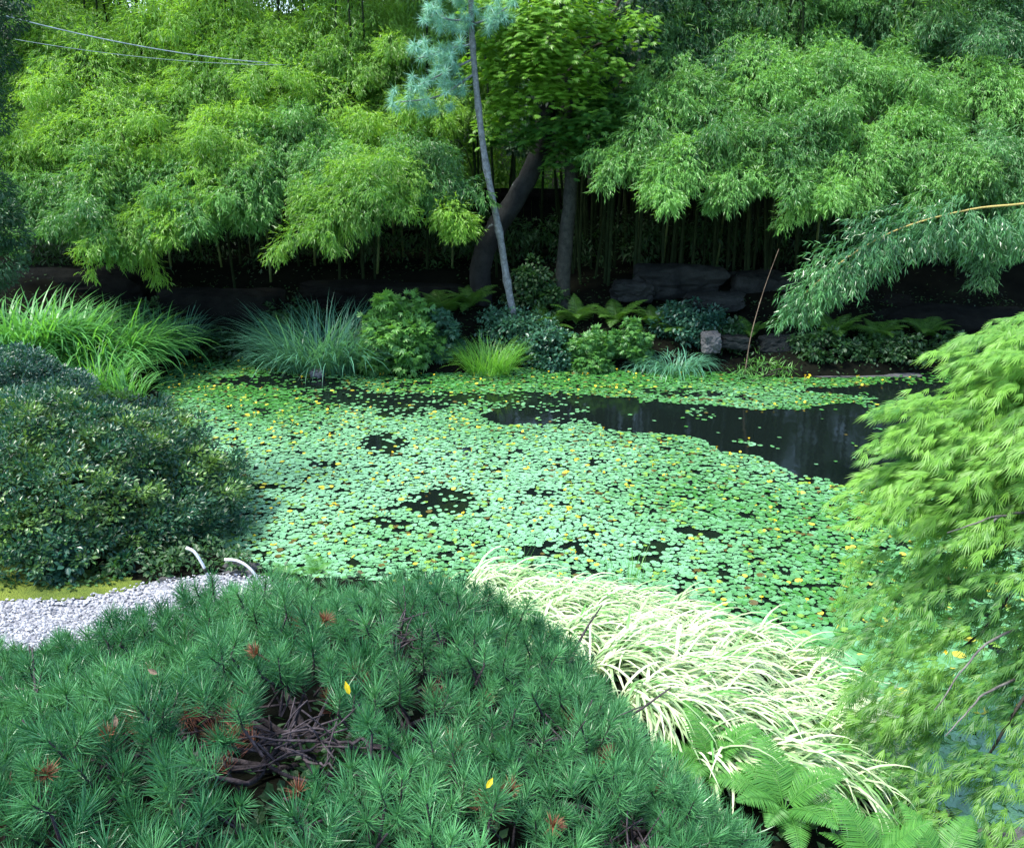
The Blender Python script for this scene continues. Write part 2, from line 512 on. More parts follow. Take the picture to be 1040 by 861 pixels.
tag(PG.build('gravel', M['pebble']), 'loose pale grey stones on the path', 'gravel', kind='stuff')

# leaf litter and low creeping cover on the banks
GC = Geo()
n = 42000
P = np.stack([rng.uniform(-10, 10, n), rng.uniform(1.0, 20, n)], 1)
d = sdist(P[:, 0], P[:, 1])
k = (d > .02) & ~inpoly(P, path_a) & ~inpoly(P, np.array(mossp)) & (rng.uniform(size=n) < .25 + .75 * (d < 2.2))
P = P[k]
gp = np.stack([P[:, 0], P[:, 1], H(P[:, 0], P[:, 1]) + rng.uniform(.01, .09, len(P))], 1)
D = rdir(len(gp)); D[:, 2] = np.abs(D[:, 2]) * .5
GC.leaves(gp, D, np.tile([0, 0, 1.], (len(gp), 1)) + rdir(len(gp)) * .5, rng.uniform(.04, .09, len(gp)), rng.uniform(.02, .045, len(gp)), rng.uniform(0, .7, len(gp)), RHOMB)
tag(GC.build('ground_cover', M['deep']), 'low dark creeping leaves over the banks', 'ground cover', kind='stuff')

# ------------------------------------------------------------------ lily pads
def pad_tpl(k=9, notch=True):
    v = [(0, 0, 0)]
    a0 = .22
    for i in range(k):
        a = a0 + (2 * math.pi - 2 * a0) * i / (k - 1)
        v.append((math.cos(a), math.sin(a), .02 + .03 * math.sin(3 * a)))
    return v, [(0, i, i + 1) for i in range(1, k)]
open_px = [(470, 420), (520, 410), (560, 404), (600, 402), (640, 403), (700, 408), (730, 416), (790, 420), (850, 411), (880, 402), (800, 397), (815, 392), (900, 392), (960, 388), (1060, 384), (1060, 520),
           (905, 503), (860, 497), (815, 486), (770, 466), (720, 450), (660, 440), (600, 432), (530, 431)]
open_w = np.array([at_z(*p)[:2] for p in open_px])
holes = [(442, 510, 34, 12), (285, 388, 60, 6), (352, 405, 42, 8), (430, 409, 50, 7), (410, 421, 26, 4), (540, 405, 50, 6), (390, 530, 20, 3.5), (262, 495, 26, 3), (340, 393, 24, 3),
         (560, 414, 40, 6), (820, 487, 14, 4), (690, 400, 30, 3), (480, 402, 26, 3), (310, 470, 12, 3), (610, 470, 16, 2.5), (700, 540, 16, 4), (540, 500, 12, 2.5)]
sp = .046
xs = np.arange(-6.5, 12, sp); ys = np.arange(3.8, 16.2, sp)
X, Y = np.meshgrid(xs, ys)
P = np.stack([X.ravel(), Y.ravel()], 1) + rng.uniform(-.024, .024, (X.size, 2))
# keep to the view (plus a margin)
dep = P[:, 1] * CP + CAMH * SP
pxs = 520 + F * P[:, 0] / dep
up = (P[:, 1] * SP - CAMH * CP) / dep
pys = 430.5 - F * up
d = sdist(P[:, 0], P[:, 1])
k = (d < -.01) & (pxs > -80) & (pxs < 1300) & (pys < 930)
P, pxs, pys, d = P[k], pxs[k], pys[k], d[k]
P3 = np.stack([P[:, 0], P[:, 1], np.zeros(len(P))], 1)
nz = nse(P3, .9, 3.1) + .6 * nse(P3, 2.8, 7.7)
prob = .99 - .8 * sm((nz - .50) / .22)
ns_ = nse(P3 * np.array([1, 1.8, 1]), 4.2, 15.)
prob = prob - .75 * sm((ns_ - (.36 - .10 * sm((10.5 - P[:, 1]) / 3))) / .12)
edge = np.zeros(len(P))
wob = nse(P3, 1.7, 1.3)
# distance-wobbled open water channel
Pw = P + np.stack([wob * .35, nse(P3, 1.7, 9.3) * .30], 1)
prob = np.where(inpoly(Pw, open_w), np.where(nse(P3, 2.2, 5.5) > .42, .35, .006), prob)
for hx, hy, rx, ry in holes:
    e = ((pxs + wob * 26 + ns_ * 22 - hx) / rx) ** 2 + ((pys + wob * 4 + ns_ * 5 - hy) / ry) ** 2
    prob = np.where(e < 1, .10, np.where(e < 1.7, prob * .6, prob))
# thinner pads in the shaded eastern arm and along the near bank
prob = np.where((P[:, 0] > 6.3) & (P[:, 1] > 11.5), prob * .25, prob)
k = rng.uniform(size=len(P)) < prob
P, pxs, pys, d = P[k], pxs[k], pys[k], d[k]
rad = rng.uniform(.022, .040, len(P)) * np.where(P[:, 1] < 7, 1.15, 1.0) * np.where((P[:, 0] > 2.2) & (P[:, 1] < 6.5), 1.6, 1)
zz = rng.uniform(.004, .02, len(P))
az = rng.uniform(0, 2 * np.pi, len(P))
tl = .085 + .14 * (rng.uniform(size=len(P)) < .12)
UP = np.stack([rng.normal(size=len(P)) * tl, rng.normal(size=len(P)) * tl, np.ones(len(P))], 1)
Dp = np.stack([np.cos(az), np.sin(az), np.zeros(len(P))], 1)
P3 = np.stack([P[:, 0], P[:, 1], zz], 1)
tn = np.clip(.74 - .62 * sm((P[:, 1] - 11.0) / 3.5) - .28 * sm((P[:, 0] - .3) / 2.5) + .6 * nse(P3, .5, 2.2) + rng.normal(size=len(P)) * .12, 0, 1)  # pad tone varies; the paler near-left side also carries painted sky sheen
infr = (pxs > 2) & (pxs < 1038) & (pys < 855)
dist = np.where(infr, P[:, 1] + .15 * np.abs(P[:, 0]), 1e6)
hidden = ((P[:, 1] < 7.7) & (P[:, 0] < -.1)) | ((P[:, 0] > 2.1) & (P[:, 0] < 2.7) & (P[:, 1] < 5.6))
dist = np.where(hidden, 1e5, dist)
order = np.argsort(dist)
near_i, far_i = order[:300], order[300:]
G_ = Geo()
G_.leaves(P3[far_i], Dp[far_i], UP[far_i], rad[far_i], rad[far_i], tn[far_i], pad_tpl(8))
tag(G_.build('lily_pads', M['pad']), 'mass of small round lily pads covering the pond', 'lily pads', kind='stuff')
pad_meshes = []
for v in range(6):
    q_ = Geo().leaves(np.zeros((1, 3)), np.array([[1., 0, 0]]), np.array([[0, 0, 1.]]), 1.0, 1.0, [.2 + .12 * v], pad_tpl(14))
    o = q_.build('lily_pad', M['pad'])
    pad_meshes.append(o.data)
    C.objects.unlink(o); bpy.data.objects.remove(o)
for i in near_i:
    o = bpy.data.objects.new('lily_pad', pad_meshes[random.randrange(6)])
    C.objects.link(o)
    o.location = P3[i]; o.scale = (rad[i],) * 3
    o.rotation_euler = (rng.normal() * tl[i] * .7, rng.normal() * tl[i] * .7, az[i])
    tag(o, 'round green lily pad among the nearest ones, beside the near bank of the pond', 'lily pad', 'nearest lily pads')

# yellow pond flowers (standing a little above the pads)
fl = []
for v in range(3):
    q_ = Geo()
    a = np.arange(5) * 2 * np.pi / 5 + v
    q_.leaves(np.zeros((5, 3)), np.stack([np.cos(a), np.sin(a), np.full(5, .35)], 1), np.tile([0, 0, 1.], (5, 1)), 1.0, .9, [.5] * 5, OVAL)
    q_.tube([(0, 0, -1.6), (0, 0, 0.02)], [.09, .12], 5)
    o = q_.build('yellow_flower', M['yellow']); fl.append(o.data); C.objects.unlink(o); bpy.data.objects.remove(o)
pk = infr & ~hidden & (pys > 366) & (pys < 760)
idx = np.where(pk)[0]
wt = np.ones(len(idx)) * (.5 + sm((nse(P3[idx], .8, 6.6) + .2) / .5)) * P[idx, 1] ** .3
wt = wt * np.where(pxs[idx] > 880, .35, 1)
sel = rng.choice(idx, 290, replace=False, p=wt / wt.sum())
for i in sel:
    o = bpy.data.objects.new('yellow_flower', fl[random.randrange(3)])
    C.objects.link(o)
    s_ = rng.uniform(.014, .026)
    o.location = (P3[i, 0], P3[i, 1], .025 + s_ * 1.6); o.scale = (s_,) * 3
    o.rotation_euler = (rng.normal() * .3, rng.normal() * .3, az[i])
    tag(o, 'tiny yellow fringed flower open among the lily pads', 'flower', 'yellow flowers on the pond')

# ------------------------------------------------------------------ stones
def rock(name, label, cat, c, dim, mat, seed=0, group=None, rotz=0.0, sub=3, flat=.0):
    import bmesh
    bm = bmesh.new()
    bmesh.ops.create_icosphere(bm, subdivisions=sub + 1, radius=1)
    for v in bm.verts:
        p = v.co.copy()
        # squarish block
        m_ = max(abs(p.x), abs(p.y), abs(p.z))
        p = p.lerp(p / m_, .62)
        nn = mnoise.noise(p * 1.2 + Vector((seed, seed * 2.1, 0))) * .22 + mnoise.noise(p * 4 + Vector((seed, 0, seed))) * .08 - abs(mnoise.noise(Vector((p.x * 2, p.y * 2, p.z * 5 + seed)))) * .16 + mnoise.noise(p * 11) * .03
        p *= 1 + nn
        v.co = Vector((p.x * dim[0] / 2, p.y * dim[1] / 2, p.z * dim[2] / 2))
    me = bpy.data.meshes.new(name); bm.to_mesh(me); bm.free()
    me.materials.append(mat)
    o = bpy.data.objects.new(name, me); C.objects.link(o)
    o.location = c; o.rotation_euler = (0, 0, rotz)
    return tag(o, label, cat, group)

def rk(px, py, y, wpx, hpx, label, mat, seed, dy=.6, name='rock', rotz=0.):
    c = at_y(px, py, y); k = (y * CP + (CAMH - c[2]) * SP) / F
    return rock(name, label, 'rock', c, (wpx * k * 1.1, dy, hpx * k * 1.1), mat, seed, rotz=rotz)
rk(690, 285, 17.6, 84, 30, 'broad dark stone block below the bamboo culms, a lighter step at its foot', M['stone'], 1, 1.0)
rk(642, 296, 17.2, 40, 20, 'small dark mossy stone between the ferns and the broad stone block', M['stone'], 2)
rk(725, 306, 16.6, 60, 16, 'flat dark stone slab lying in front of the broad stone block', M['stone'], 3)
rk(775, 300, 17.6, 70, 44, 'squarish black stone beside the dead stalk, deep in the shade', M['stone'], 4, 1.0)
rk(722, 348, 15.15, 17, 20, 'pale grey upright stone at the shoreline beside drooping sedge', M['ledge'], 5, .4)
rk(745, 347, 15.25, 30, 12, 'low grey stone touching the pale upright stone', M['stone'], 6, .4)
rk(790, 352, 15.4, 40, 22, 'brownish bank stone behind the dead stalk', M['stone'], 7, .5)
rk(322, 379, 14.55, 13, 7, 'small pale pink stone poking out of the lily pads', M['stone_pale'], 8, .2)
rk(868, 381, 14.75, 130, 5, 'long flat grey ledge at the waterline under the overhanging bamboo', M['ledge'], 9, .5)
rk(960, 335, 16.6, 150, 44, 'long dark rock face in shade behind the laceleaf maple', M['rock_shaded'], 10, 1.0)
rk(860, 318, 17.4, 130, 36, 'dark weathered rock face above the waterline ledge', M['rock_shaded'], 11, 1.0)
rk(60, 300, 17.6, 190, 46, 'dark stacked rock bank behind the tall iris leaves', M['rock_shaded'], 12, 1.0)
rk(225, 318, 16.9, 130, 46, 'dark rock bank between the two iris stands', M['rock_shaded'], 13, 1.0)
rk(390, 300, 17.6, 150, 28, 'dark rock bank in the shade below the brightest bamboo plume', M['rock_shaded'], 14, 1.0)
c = at_z(243, 584, .16)
rock('rock', 'rounded slate grey stone under the white bent pipes', 'rock', c, (.40, .3, .18), M['ledge'], 15)
rock('rock', 'flat grey stone between the gravel path and azalea', 'rock', at_z(172, 593, .24), (.26, .16, .08), M['ledge'], 16)

# ------------------------------------------------------------------ dark board fence behind the grove
def fence():
    y = 22.4
    t = thing('board_fence', 'dark board fence standing behind the bamboo culms', 'fence', (0, y, 0))
    x = -12.0
    GB = Geo()
    while x < 13:
        z0 = h1(x, y) - .1; z1 = 2.62 + rng.uniform(-.01, .01)
        w_ = .19
        V = [(x, y, z0), (x + w_, y, z0), (x + w_, y + .03, z0), (x, y + .03, z0), (x, y, z1), (x + w_, y, z1), (x + w_, y + .03, z1), (x, y + .03, z1)]
        GB.add(V, [0, 1, 5, 4, 1, 2, 6, 5, 2, 3, 7, 6, 3, 0, 4, 7, 4, 5, 6, 7], [4] * 5)
        x += .192
    GB.build('board_panel', M['fence'], t)
    for z in (1.6, 2.4):
        V = [(-12, y - .06, z), (13, y - .06, z), (13, y - .003, z), (-12, y - .003, z), (-12, y - .06, z + .1), (13, y - .06, z + .1), (13, y - .003, z + .1), (-12, y - .003, z + .1)]
        Geo().add(V, [0, 1, 5, 4, 1, 2, 6, 5, 2, 3, 7, 6, 3, 0, 4, 7, 4, 5, 6, 7, 3, 2, 1, 0], [4] * 6).build('rail', M['fence'], t)
fence()

# ------------------------------------------------------------------ bamboo
def twigs_on_axis(G, ax, width, n_tw, per, L, W, tintf, t0=.0, flat=.65, down=.75, seed=0.):
    """leaf clusters hanging from a plume axis: ax polyline, width in metres"""
    t = rng.beta(1.25, 1.1, n_tw) * (1 - t0) + t0
    Pc, T = along(ax, t)
    up = np.array([0, 0, 1.0])
    side = norm(np.cross(T, up) + 1e-6)
    nrm = np.cross(side, T)
    a = rng.uniform(0, 2 * np.pi, n_tw)
    rr = np.sqrt(rng.uniform(.05, 1, n_tw))
    prof = width * (.35 + .65 * np.sin(np.pi * np.clip(.12 + .80 * (t - t0) / (1 - t0), 0, 1)))
    off = side * (np.cos(a) * rr * prof)[:, None] + nrm * (np.sin(a) * rr * prof * flat)[:, None]
    P = Pc + off
    P[:, 2] -= .30 * (np.cos(a) * rr) ** 2 * prof
    # break the outline into smaller sprays
    P = P + rdir(n_tw) * (.12 * width)
    keep = nse(P, 1.5 / max(width, .3), seed) > -.28
    P, T, off, t = P[keep], T[keep], off[keep], t[keep]
    m = len(P)
    dn = down * (.45 + .75 * rng.uniform(size=m) ** 2)
    D0 = norm(norm(off) * np.array([1, 1, .7]) * .95 + T * .45 + rdir(m) * .55 + np.stack([0 * dn, 0 * dn - .15, -dn], 1))
    tint0 = tintf(P, t)
    Pr = np.repeat(P, per, 0); Dr = np.repeat(D0, per, 0)
    k = np.tile(np.arange(per), m)
    # leaves alternate along a short twig
    Pl = Pr + Dr * (k * .3 * L)[:, None] * 1.0
    N = len(Pl)
    Dl = norm(Dr + rdir(N) * .75 + np.array([0, 0, -.22]))
    U = norm(np.array([0, 0, 1.0]) + rdir(N) * .5)
    G.leaves(Pl, Dl, U, rng.uniform(.7, 1.15, N) * L, rng.uniform(.75, 1.15, N) * W, np.repeat(tint0, per) + rng.normal(size=N) * .06, LANCE)

def bamboo(px, py, y, s, lean, mat, label, group='arching bamboo over the pond', dens=2.8, drop=.75, back=3.2, tbase=.5, L=.090, W=.0195, culm='culm'):
    """one bamboo: a culm rooted in the bank that rises and arches over; its leafy end centres on the given point"""
    c = at_y(px, py, y)
    start = c + np.array([-lean * 1.0 * s, .85 * s, .38 * s])
    pre = start + np.array([-lean * .6 * s, .9 * s, .25 * s])
    tip = c + np.array([lean * .85 * s, -.45 * s, -drop * s])
    bx, by = pre[0] - lean * .3 * s + rng.uniform(-.4, .4), min(y + back + rng.uniform(-.3, 1.2), 21.8)
    bz = h1(bx, by)
    t = thing('bamboo', label, 'bamboo', (bx, by, bz), group)
    top = pre * .55 + np.array([bx, by, pre[2] + .25 * s]) * .45
    pts = spline([(bx, by, bz - .1), (bx + rng.uniform(-.1, .1), by - .1, bz + (pre[2] - bz) * .55), top, start, c, tip], 24)
    Geo().tube(pts, np.linspace(.028, .005, len(pts)), 6).build('culm', M[culm], t, smooth=True)
    ax = spline([start, c, tip], 14)
    G = Geo()
    ntw = int(640 * dens * max(s, .35) ** 1.7)
    sd = rng.uniform(0, 50)
    tf = lambda P, tt: np.clip(tbase + .45 * nse(P, 1.2, sd) + .10, 0, 1)
    twigs_on_axis(G, ax, .72 * s, ntw, 8, L, W, tf, seed=sd)
    # a few longer side sprays
    for _ in range(int(5 * s) + 2):
        p0, d0 = along(ax, rng.uniform(.15, .9))
        dirv = norm(np.array([rng.normal(), rng.normal() * .5 - .4, rng.uniform(-.5, .35)]))
        q1 = p0[0] + dirv * .75 * s
        q2 = q1 + dirv * .35 * s + np.array([0, 0, -.28 * s])
        twigs_on_axis(G, spline([p0[0], q1, q2], 8), .17 * s + .04, int(70 * dens * s) + 8, 8, L, W, tf, seed=sd)
    G.build('foliage', M[mat], t)
    return t

plumes = [
 # upper, farther rows
 (60, 40, 18.5, 1.15, .5, 'bamboo_a', 'arching bamboo crown behind the start of the grey cable'),
 (150, 38, 18.8, 1.1, -.4, 'bamboo_a', 'yellow green bamboo crown just under the middle of the grey cable'),
 (235, 28, 19, 1.2, .5, 'bamboo_a', 'bamboo crown at the top edge above the far end of the grey cable'),
 (315, 55, 18.6, 1.2, -.5, 'bamboo_a', 'broad sunlit bamboo crown beyond the far end of the grey cable'),
 (385, 35, 19, 1.1, .4, 'bamboo_a', 'bright bamboo crown beside the blue pine top, touching the top edge'),
 (330, 112, 17.6, 1.0, .6, 'bamboo_a', 'rounded bright bamboo mound halfway between cable end and slender pine trunk'),
 (420, 118, 17.8, .95, -.5, 'bamboo_a', 'bamboo spray just below the blue pine needles'),
 (205, 82, 17.8, 1.0, -.6, 'bamboo_a', 'yellow tipped bamboo spray hanging below the cable'),
 (95, 82, 17.6, 1.1, .5, 'bamboo_a', 'bamboo spray hanging under the near end of the cable'),
 (455, 30, 19.5, 1.0, .3, 'bamboo_b', 'bamboo crown directly behind the blue pine top'),
 # front rows, west of the trees
 (35, 135, 16.4, 1.0, -.5, 'bamboo_a', 'drooping bamboo plume next to the dark conifer, upper of two there'),
 (120, 130, 16.4, 1.05, .55, 'bamboo_a', 'large golden green bamboo plume second from the dark conifer'),
 (232, 145, 16.3, 1.0, .6, 'bamboo_a', 'middle bamboo plume in the sunlit row left of the slender pine'),
 (290, 135, 16.8, .9, -.5, 'bamboo_b', 'darker bamboo plume filling between two brighter mounds'),
 (30, 200, 15.6, .85, -.4, 'bamboo_b', 'low drooping bamboo plume next to the dark conifer, lower of two there'),
 (95, 195, 15.5, .9, .35, 'bamboo_b', 'bluish bamboo plume hanging over the iris stand'),
 (150, 222, 15.2, .72, -.75, 'bamboo_a', 'low bright bamboo tip hanging furthest down over the black shade near the iris'),
 (190, 190, 15.6, .85, .4, 'bamboo_b', 'bamboo plume with pale leaf undersides above the rock bank'),
 (262, 185, 15.8, .8, -.4, 'bamboo_b', 'shaded bamboo plume with bare twigs poking below it'),
 (338, 172, 15.9, .85, .5, 'bamboo_b', 'bamboo plume behind the brightest hanging plume'),
 (368, 192, 15.2, .98, -.75, 'bamboo_a', 'brightest hanging bamboo plume, its tip over the big sedge clump'),
 (318, 196, 15.5, .5, -.2, 'bamboo_a', 'short bright bamboo tip hugging the brightest hanging plume'),
 (430, 165, 16.2, .9, .5, 'bamboo_b', 'dusky bamboo plume ending against the slender pine trunk'),
 (462, 215, 15.6, .38, .8, 'bamboo_a', 'small yellow bamboo tip just beside the slender pine trunk'),
 # east of the trees
 (625, 35, 18.5, 1.0, -.4, 'bamboo_c', 'dark bamboo crown behind the broadleaf crown'),
 (710, 22, 18.8, 1.15, .4, 'bamboo_c', 'dark green bamboo crown at the top edge right of the broadleaf crown'),
 (800, 18, 18.8, 1.15, -.4, 'bamboo_b', 'dim bamboo crown touching the top edge above the silvery leaves'),
 (890, 25, 18.8, 1.2, .4, 'bamboo_c', 'shaded bamboo crown at the top edge, second from the right corner'),
 (985, 22, 18.6, 1.2, -.4, 'bamboo_c', 'bluish bamboo crown in the top right corner'),
 (668, 88, 16.8, .95, -.6, 'bamboo_b', 'rounded bamboo plume next to the broadleaf crown'),
 (765, 75, 17.0, .9, -.5, 'bamboo_b', 'small high bamboo mound between two broader plumes'),
 (840, 82, 16.8, 1.1, -.6, 'bamboo_b', 'yellow topped bamboo mound high above the long overhang'),
 (925, 92, 16.8, 1.1, .5, 'bamboo_b', 'bamboo mound with silvery leaf glints near the right edge'),
 (1010, 95, 16.8, 1.1, .5, 'bamboo_b', 'bamboo mound cut by the right edge, upper one'),
 (655, 135, 16.0, .75, -.7, 'bamboo_b', 'bamboo spray leaning out toward the straight tree trunk'),
 (690, 165, 15.3, .72, -.6, 'bamboo_b', 'bright bamboo plume whose tip dangles over the culms'),
 (740, 135, 15.8, .85, .45, 'bamboo_b', 'pale green bamboo plume above the dangling tips'),
 (745, 182, 15.1, .48, -.6, 'bamboo_b', 'small bright bamboo tip hanging alone under the pale green plume'),
 (810, 140, 15.6, .9, -.5, 'bamboo_b', 'wide green bamboo plume over the squarish black stone'),
 (868, 165, 15.4, .95, -.5, 'bamboo_b', 'deep green bamboo plume over the near overhanging branch'),
 (945, 150, 15.4, 1.0, .5, 'bamboo_b', 'dark glossy bamboo plume above the golden culm'),
 (1020, 165, 15.4, 1.0, .4, 'bamboo_c', 'bamboo plume cut by the right edge, above the golden culm'),
 (905, 205, 15.6, .7, .5, 'bamboo_c', 'shaded low bamboo plume behind the golden culm'),
 (985, 225, 15.8, .8, .5, 'bamboo_c', 'dark bamboo plume filling the shade below the golden culm'),
]
for pl in plumes:
    px, py, y, s, lean, mat, lab = pl
    k_ = 1.22 if y > 17.5 else 1.0
    bamboo(px, py, y, s * k_, lean, mat, lab, tbase=rng.uniform(.30, .80) if px < 640 or py not in (165, 182) else .85)

# vertical culms in the shade
cm = []
for v in range(4):
    G = Geo()
    pts = [(0, 0, -.2)]
    bx = rng.normal(size=2) * .12
    for k in range(1, 17):
        z = k * .5
        pts.append((bx[0] * (z / 8) ** 2 * 3, bx[1] * (z / 8) ** 2 * 3, z))
    G.tube(pts, np.linspace(.034, .014, len(pts)), 7)
    for p in pts[1:-1]:
        G.tube([(p[0], p[1], p[2] - .012), (p[0], p[1], p[2] + .012)], [.04, .04], 7)
    o = G.build('bamboo_culm', M['culm_shaded'], smooth=False)
    cm.append(o.data); C.objects.unlink(o); bpy.data.objects.remove(o)
for i in range(190):
    if i < 110: x = rng.uniform(1.2, 6.0); 
    else: x = rng.uniform(-9, 9.5)
    y = rng.uniform(17.8, 22.0)
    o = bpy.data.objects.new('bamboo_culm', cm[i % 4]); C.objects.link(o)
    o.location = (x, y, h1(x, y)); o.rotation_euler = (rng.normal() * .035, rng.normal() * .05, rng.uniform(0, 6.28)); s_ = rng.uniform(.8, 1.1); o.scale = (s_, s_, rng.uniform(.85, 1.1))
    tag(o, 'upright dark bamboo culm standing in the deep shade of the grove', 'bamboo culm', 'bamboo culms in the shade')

# the thicket mass behind and above
def clumpy(G, centers, rads, per, L, W, tints, tpl=LANCE, down=.4, outw=.6):
    m = len(centers)
    C0 = np.repeat(centers, per, 0); Rr = np.repeat(rads, per)
    N = len(C0)
    dv = rdir(N); r = rng.uniform(.45, 1, N) ** .6
    P = C0 + dv * (Rr * r)[:, None] * np.array([1, 1, .62])
    D = norm(dv * outw + rdir(N) * .6 + np.array([0, 0, -down]))
    U = norm(np.array([0, 0, 1.0]) + rdir(N) * .5)
    G.leaves(P, D, U, rng.uniform(.7, 1.2, N) * L, rng.uniform(.7, 1.2, N) * W, np.clip(np.repeat(tints, per) + rng.normal(size=N) * .08, 0, 1), tpl)

TG = Geo(); TG2 = Geo()
n = 760
cx = rng.uniform(-14, 14, n); cy = rng.uniform(17.8, 24.5, n)
cz = np.where(rng.uniform(size=n) < .5, rng.uniform(5.4, 7.5, n), rng.uniform(7, 11.5, n)) + (cy - 18) * .12
c_ = np.stack([cx, cy, cz], 1)
gapd = np.linalg.norm(c_[:, [0, 2]] - at_y(440, 38, 20)[[0, 2]], axis=1)
k = ~((gapd < .45))
c_ = c_[k]
TG_t = np.clip(np.where(c_[:, 0] < .5, .62, .15) + rng.normal(size=len(c_)) * .15, 0, 1)  # left side paler: backlight through the canopy put into the tint
clumpy(TG, c_, rng.uniform(.55, .95, len(c_)), 330, .17, .034, TG_t)
tag(TG.build('bamboo_thicket', M['thicket']), 'dense bamboo canopy filling the grove behind the arching plumes', 'thicket', kind='stuff')
n = 1150
cx = rng.uniform(-16, 16, n); cy = rng.uniform(23.2, 27.5, n); cz = rng.uniform(1.2, 11.5, n)
c_ = np.stack([cx, cy, cz], 1)
clumpy(TG2, c_, rng.uniform(.6, 1.0, n), 300, .19, .055, np.clip(.7 + rng.normal(size=n) * .2, 0, 1))
tag(TG2.build('far_foliage', M['thicket']), 'green foliage showing beyond the board fence', 'foliage', kind='stuff')
UG = Geo()
n = 260
cx = rng.uniform(-14, 14, n); cy = rng.uniform(18.8, 22, n)
cz = H(cx, cy) + rng.uniform(0, .9, n)
clumpy(UG, np.stack([cx, cy, cz], 1), rng.uniform(.3, .6, n), 90, .15, .05, np.full(n, .3))
# foliage past both ends of the grove
n = 150
cx = np.concatenate([rng.uniform(-15, -10, n // 2), rng.uniform(10.5, 16, n - n // 2)]); cy = rng.uniform(10, 21, n)
clumpy(UG, np.stack([cx, cy, rng.uniform(.5, 8, n)], 1), rng.uniform(.7, 1.2, n), 220, .2, .05, np.full(n, .4))
tag(UG.build('undergrowth', M['deep']), 'dark leafy undergrowth in the shade of the grove', 'undergrowth', kind='stuff')

# nearer overhanging branch with the golden culm
def overhang():
    a = at_y(1110, 196, 9.6); b = at_y(1040, 207, 9.6); c = at_y(985, 213, 9.7); d = at_y(915, 232, 9.8); e = at_y(860, 262, 9.8); f = at_y(815, 300, 9.8)
    base = np.array([9.8, 10.8, h1(9.8, 10.8)])
    t = thing('bamboo', 'single golden bamboo culm arching low over the dark water, silvery leaves at its tip', 'bamboo', base, 'arching bamboo over the pond')
    pts = spline([base - [0, 0, .1], base + [-.5, 0, 2.4], (7.2, 9.9, a[2] + .25), a, b, c, d, e, f], 40)
    Geo().tube(pts, np.linspace(.022, .005, len(pts)), 7).build('culm', M['culm_gold'], t, smooth=True)
    G = Geo()
    tf = lambda P, tt: np.clip(.45 + .4 * nse(P, 2, 3) + .25 * (tt > .7), 0, 1)
    ax = spline([c + [0, 0, .02], d + [0, 0, .01], e + [0, 0, -.01], f + [0, 0, .0]], 14)
    twigs_on_axis(G, ax, .36, 620, 8, .085, .0155, tf, flat=.9, down=1.0, seed=4.)
    for t_, ln in ((.3, .32), (.42, .45), (.55, .36), (.7, .5), (.8, .45), (.9, .5), (.97, .55), (.02, .35), (.15, .4)):
        p, _ = along(ax, t_); p = p[0]
        q = p + np.array([rng.uniform(-.18, .06), rng.uniform(-.15, .1), -ln * .62])
        twigs_on_axis(G, spline([p, (p + q) / 2 + [-.05, 0, 0], q], 8), .17, 80, 8, .085, .0155, tf, flat=.9, down=1.2, seed=6.)
    for px0, py0, px1, py1 in ((1000, 214, 1000, 250), (1030, 210, 1040, 250), (1060, 206, 1075, 250)):
        p, q = at_y(px0, py0, 9.7), at_y(px1, py1, 9.6)
        twigs_on_axis(G, spline([p, (p + q) / 2, q], 8), .30, 190, 8, .085, .0155, tf, flat=.9, down=1.0, seed=8.)
    G.build('foliage', M['bamboo_silver'], t)
overhang()

# ------------------------------------------------------------------ trees in the grove
def limb_tube(G, pts, r0, r1, n=16, sides=9, flare=1.0):
    p = spline(pts, n)
    r = np.linspace(r0, r1, len(p)); r[0] *= 1 + .35 * flare; r[1] *= 1 + .12 * flare
    p = p + rng.normal(size=p.shape) * r0 * .04
    G.tube(p, r, sides)

def leaning_tree():
    b = at_y(487, 297, 17.2); b[2] = h1(b[0], b[1])
    t = thing('leaning_tree', 'thick dark leaning trunk blotched with pale lichen near its foot', 'tree', b)
    P = [b - [0, 0, .15], at_y(490, 262, 17.2), at_y(506, 228, 17.2), at_y(530, 192, 17.2), at_y(548, 150, 17.3), at_y(556, 100, 17.3), at_y(560, 40, 17.4), at_y(575, -40, 17.5)]
    G = Geo(); limb_tube(G, P, .22, .14, 40, 12)
    G.build('trunk', M['bark_lichen'], t, smooth=True)
    for a_, b_, c_ in (((545, 160), (600, 120), (650, 60)), ((556, 90), (520, 60), (490, 20)), ((560, 60), (610, 30), (640, -20))):
        G = Geo(); limb_tube(G, [at_y(*a_, 17.3), at_y(*b_, 17.1), at_y(*c_, 16.9)], .07, .02, 12, 7)
        G.build('limb', M['bark'], t, smooth=True)
    G = Geo()
    cs = np.array([at_y(px, py, y) for px, py, y in [(600, 60, 17.6), (620, 95, 17.2), (640, 40, 17.4), (560, 95, 17.6), (590, 20, 17.4), (650, 0, 17.6), (540, 140, 17.9), (612, 135, 17.4), (580, 130, 17.5)]])
    clumpy(G, cs, np.full(len(cs), .62), 700, .11, .07, np.full(len(cs), .2), PALM_S, .35, .8)
    G.build('crown', M['conifer'], t)
PALM_S = palm_tpl(5, 2.4, .16)
leaning_tree()

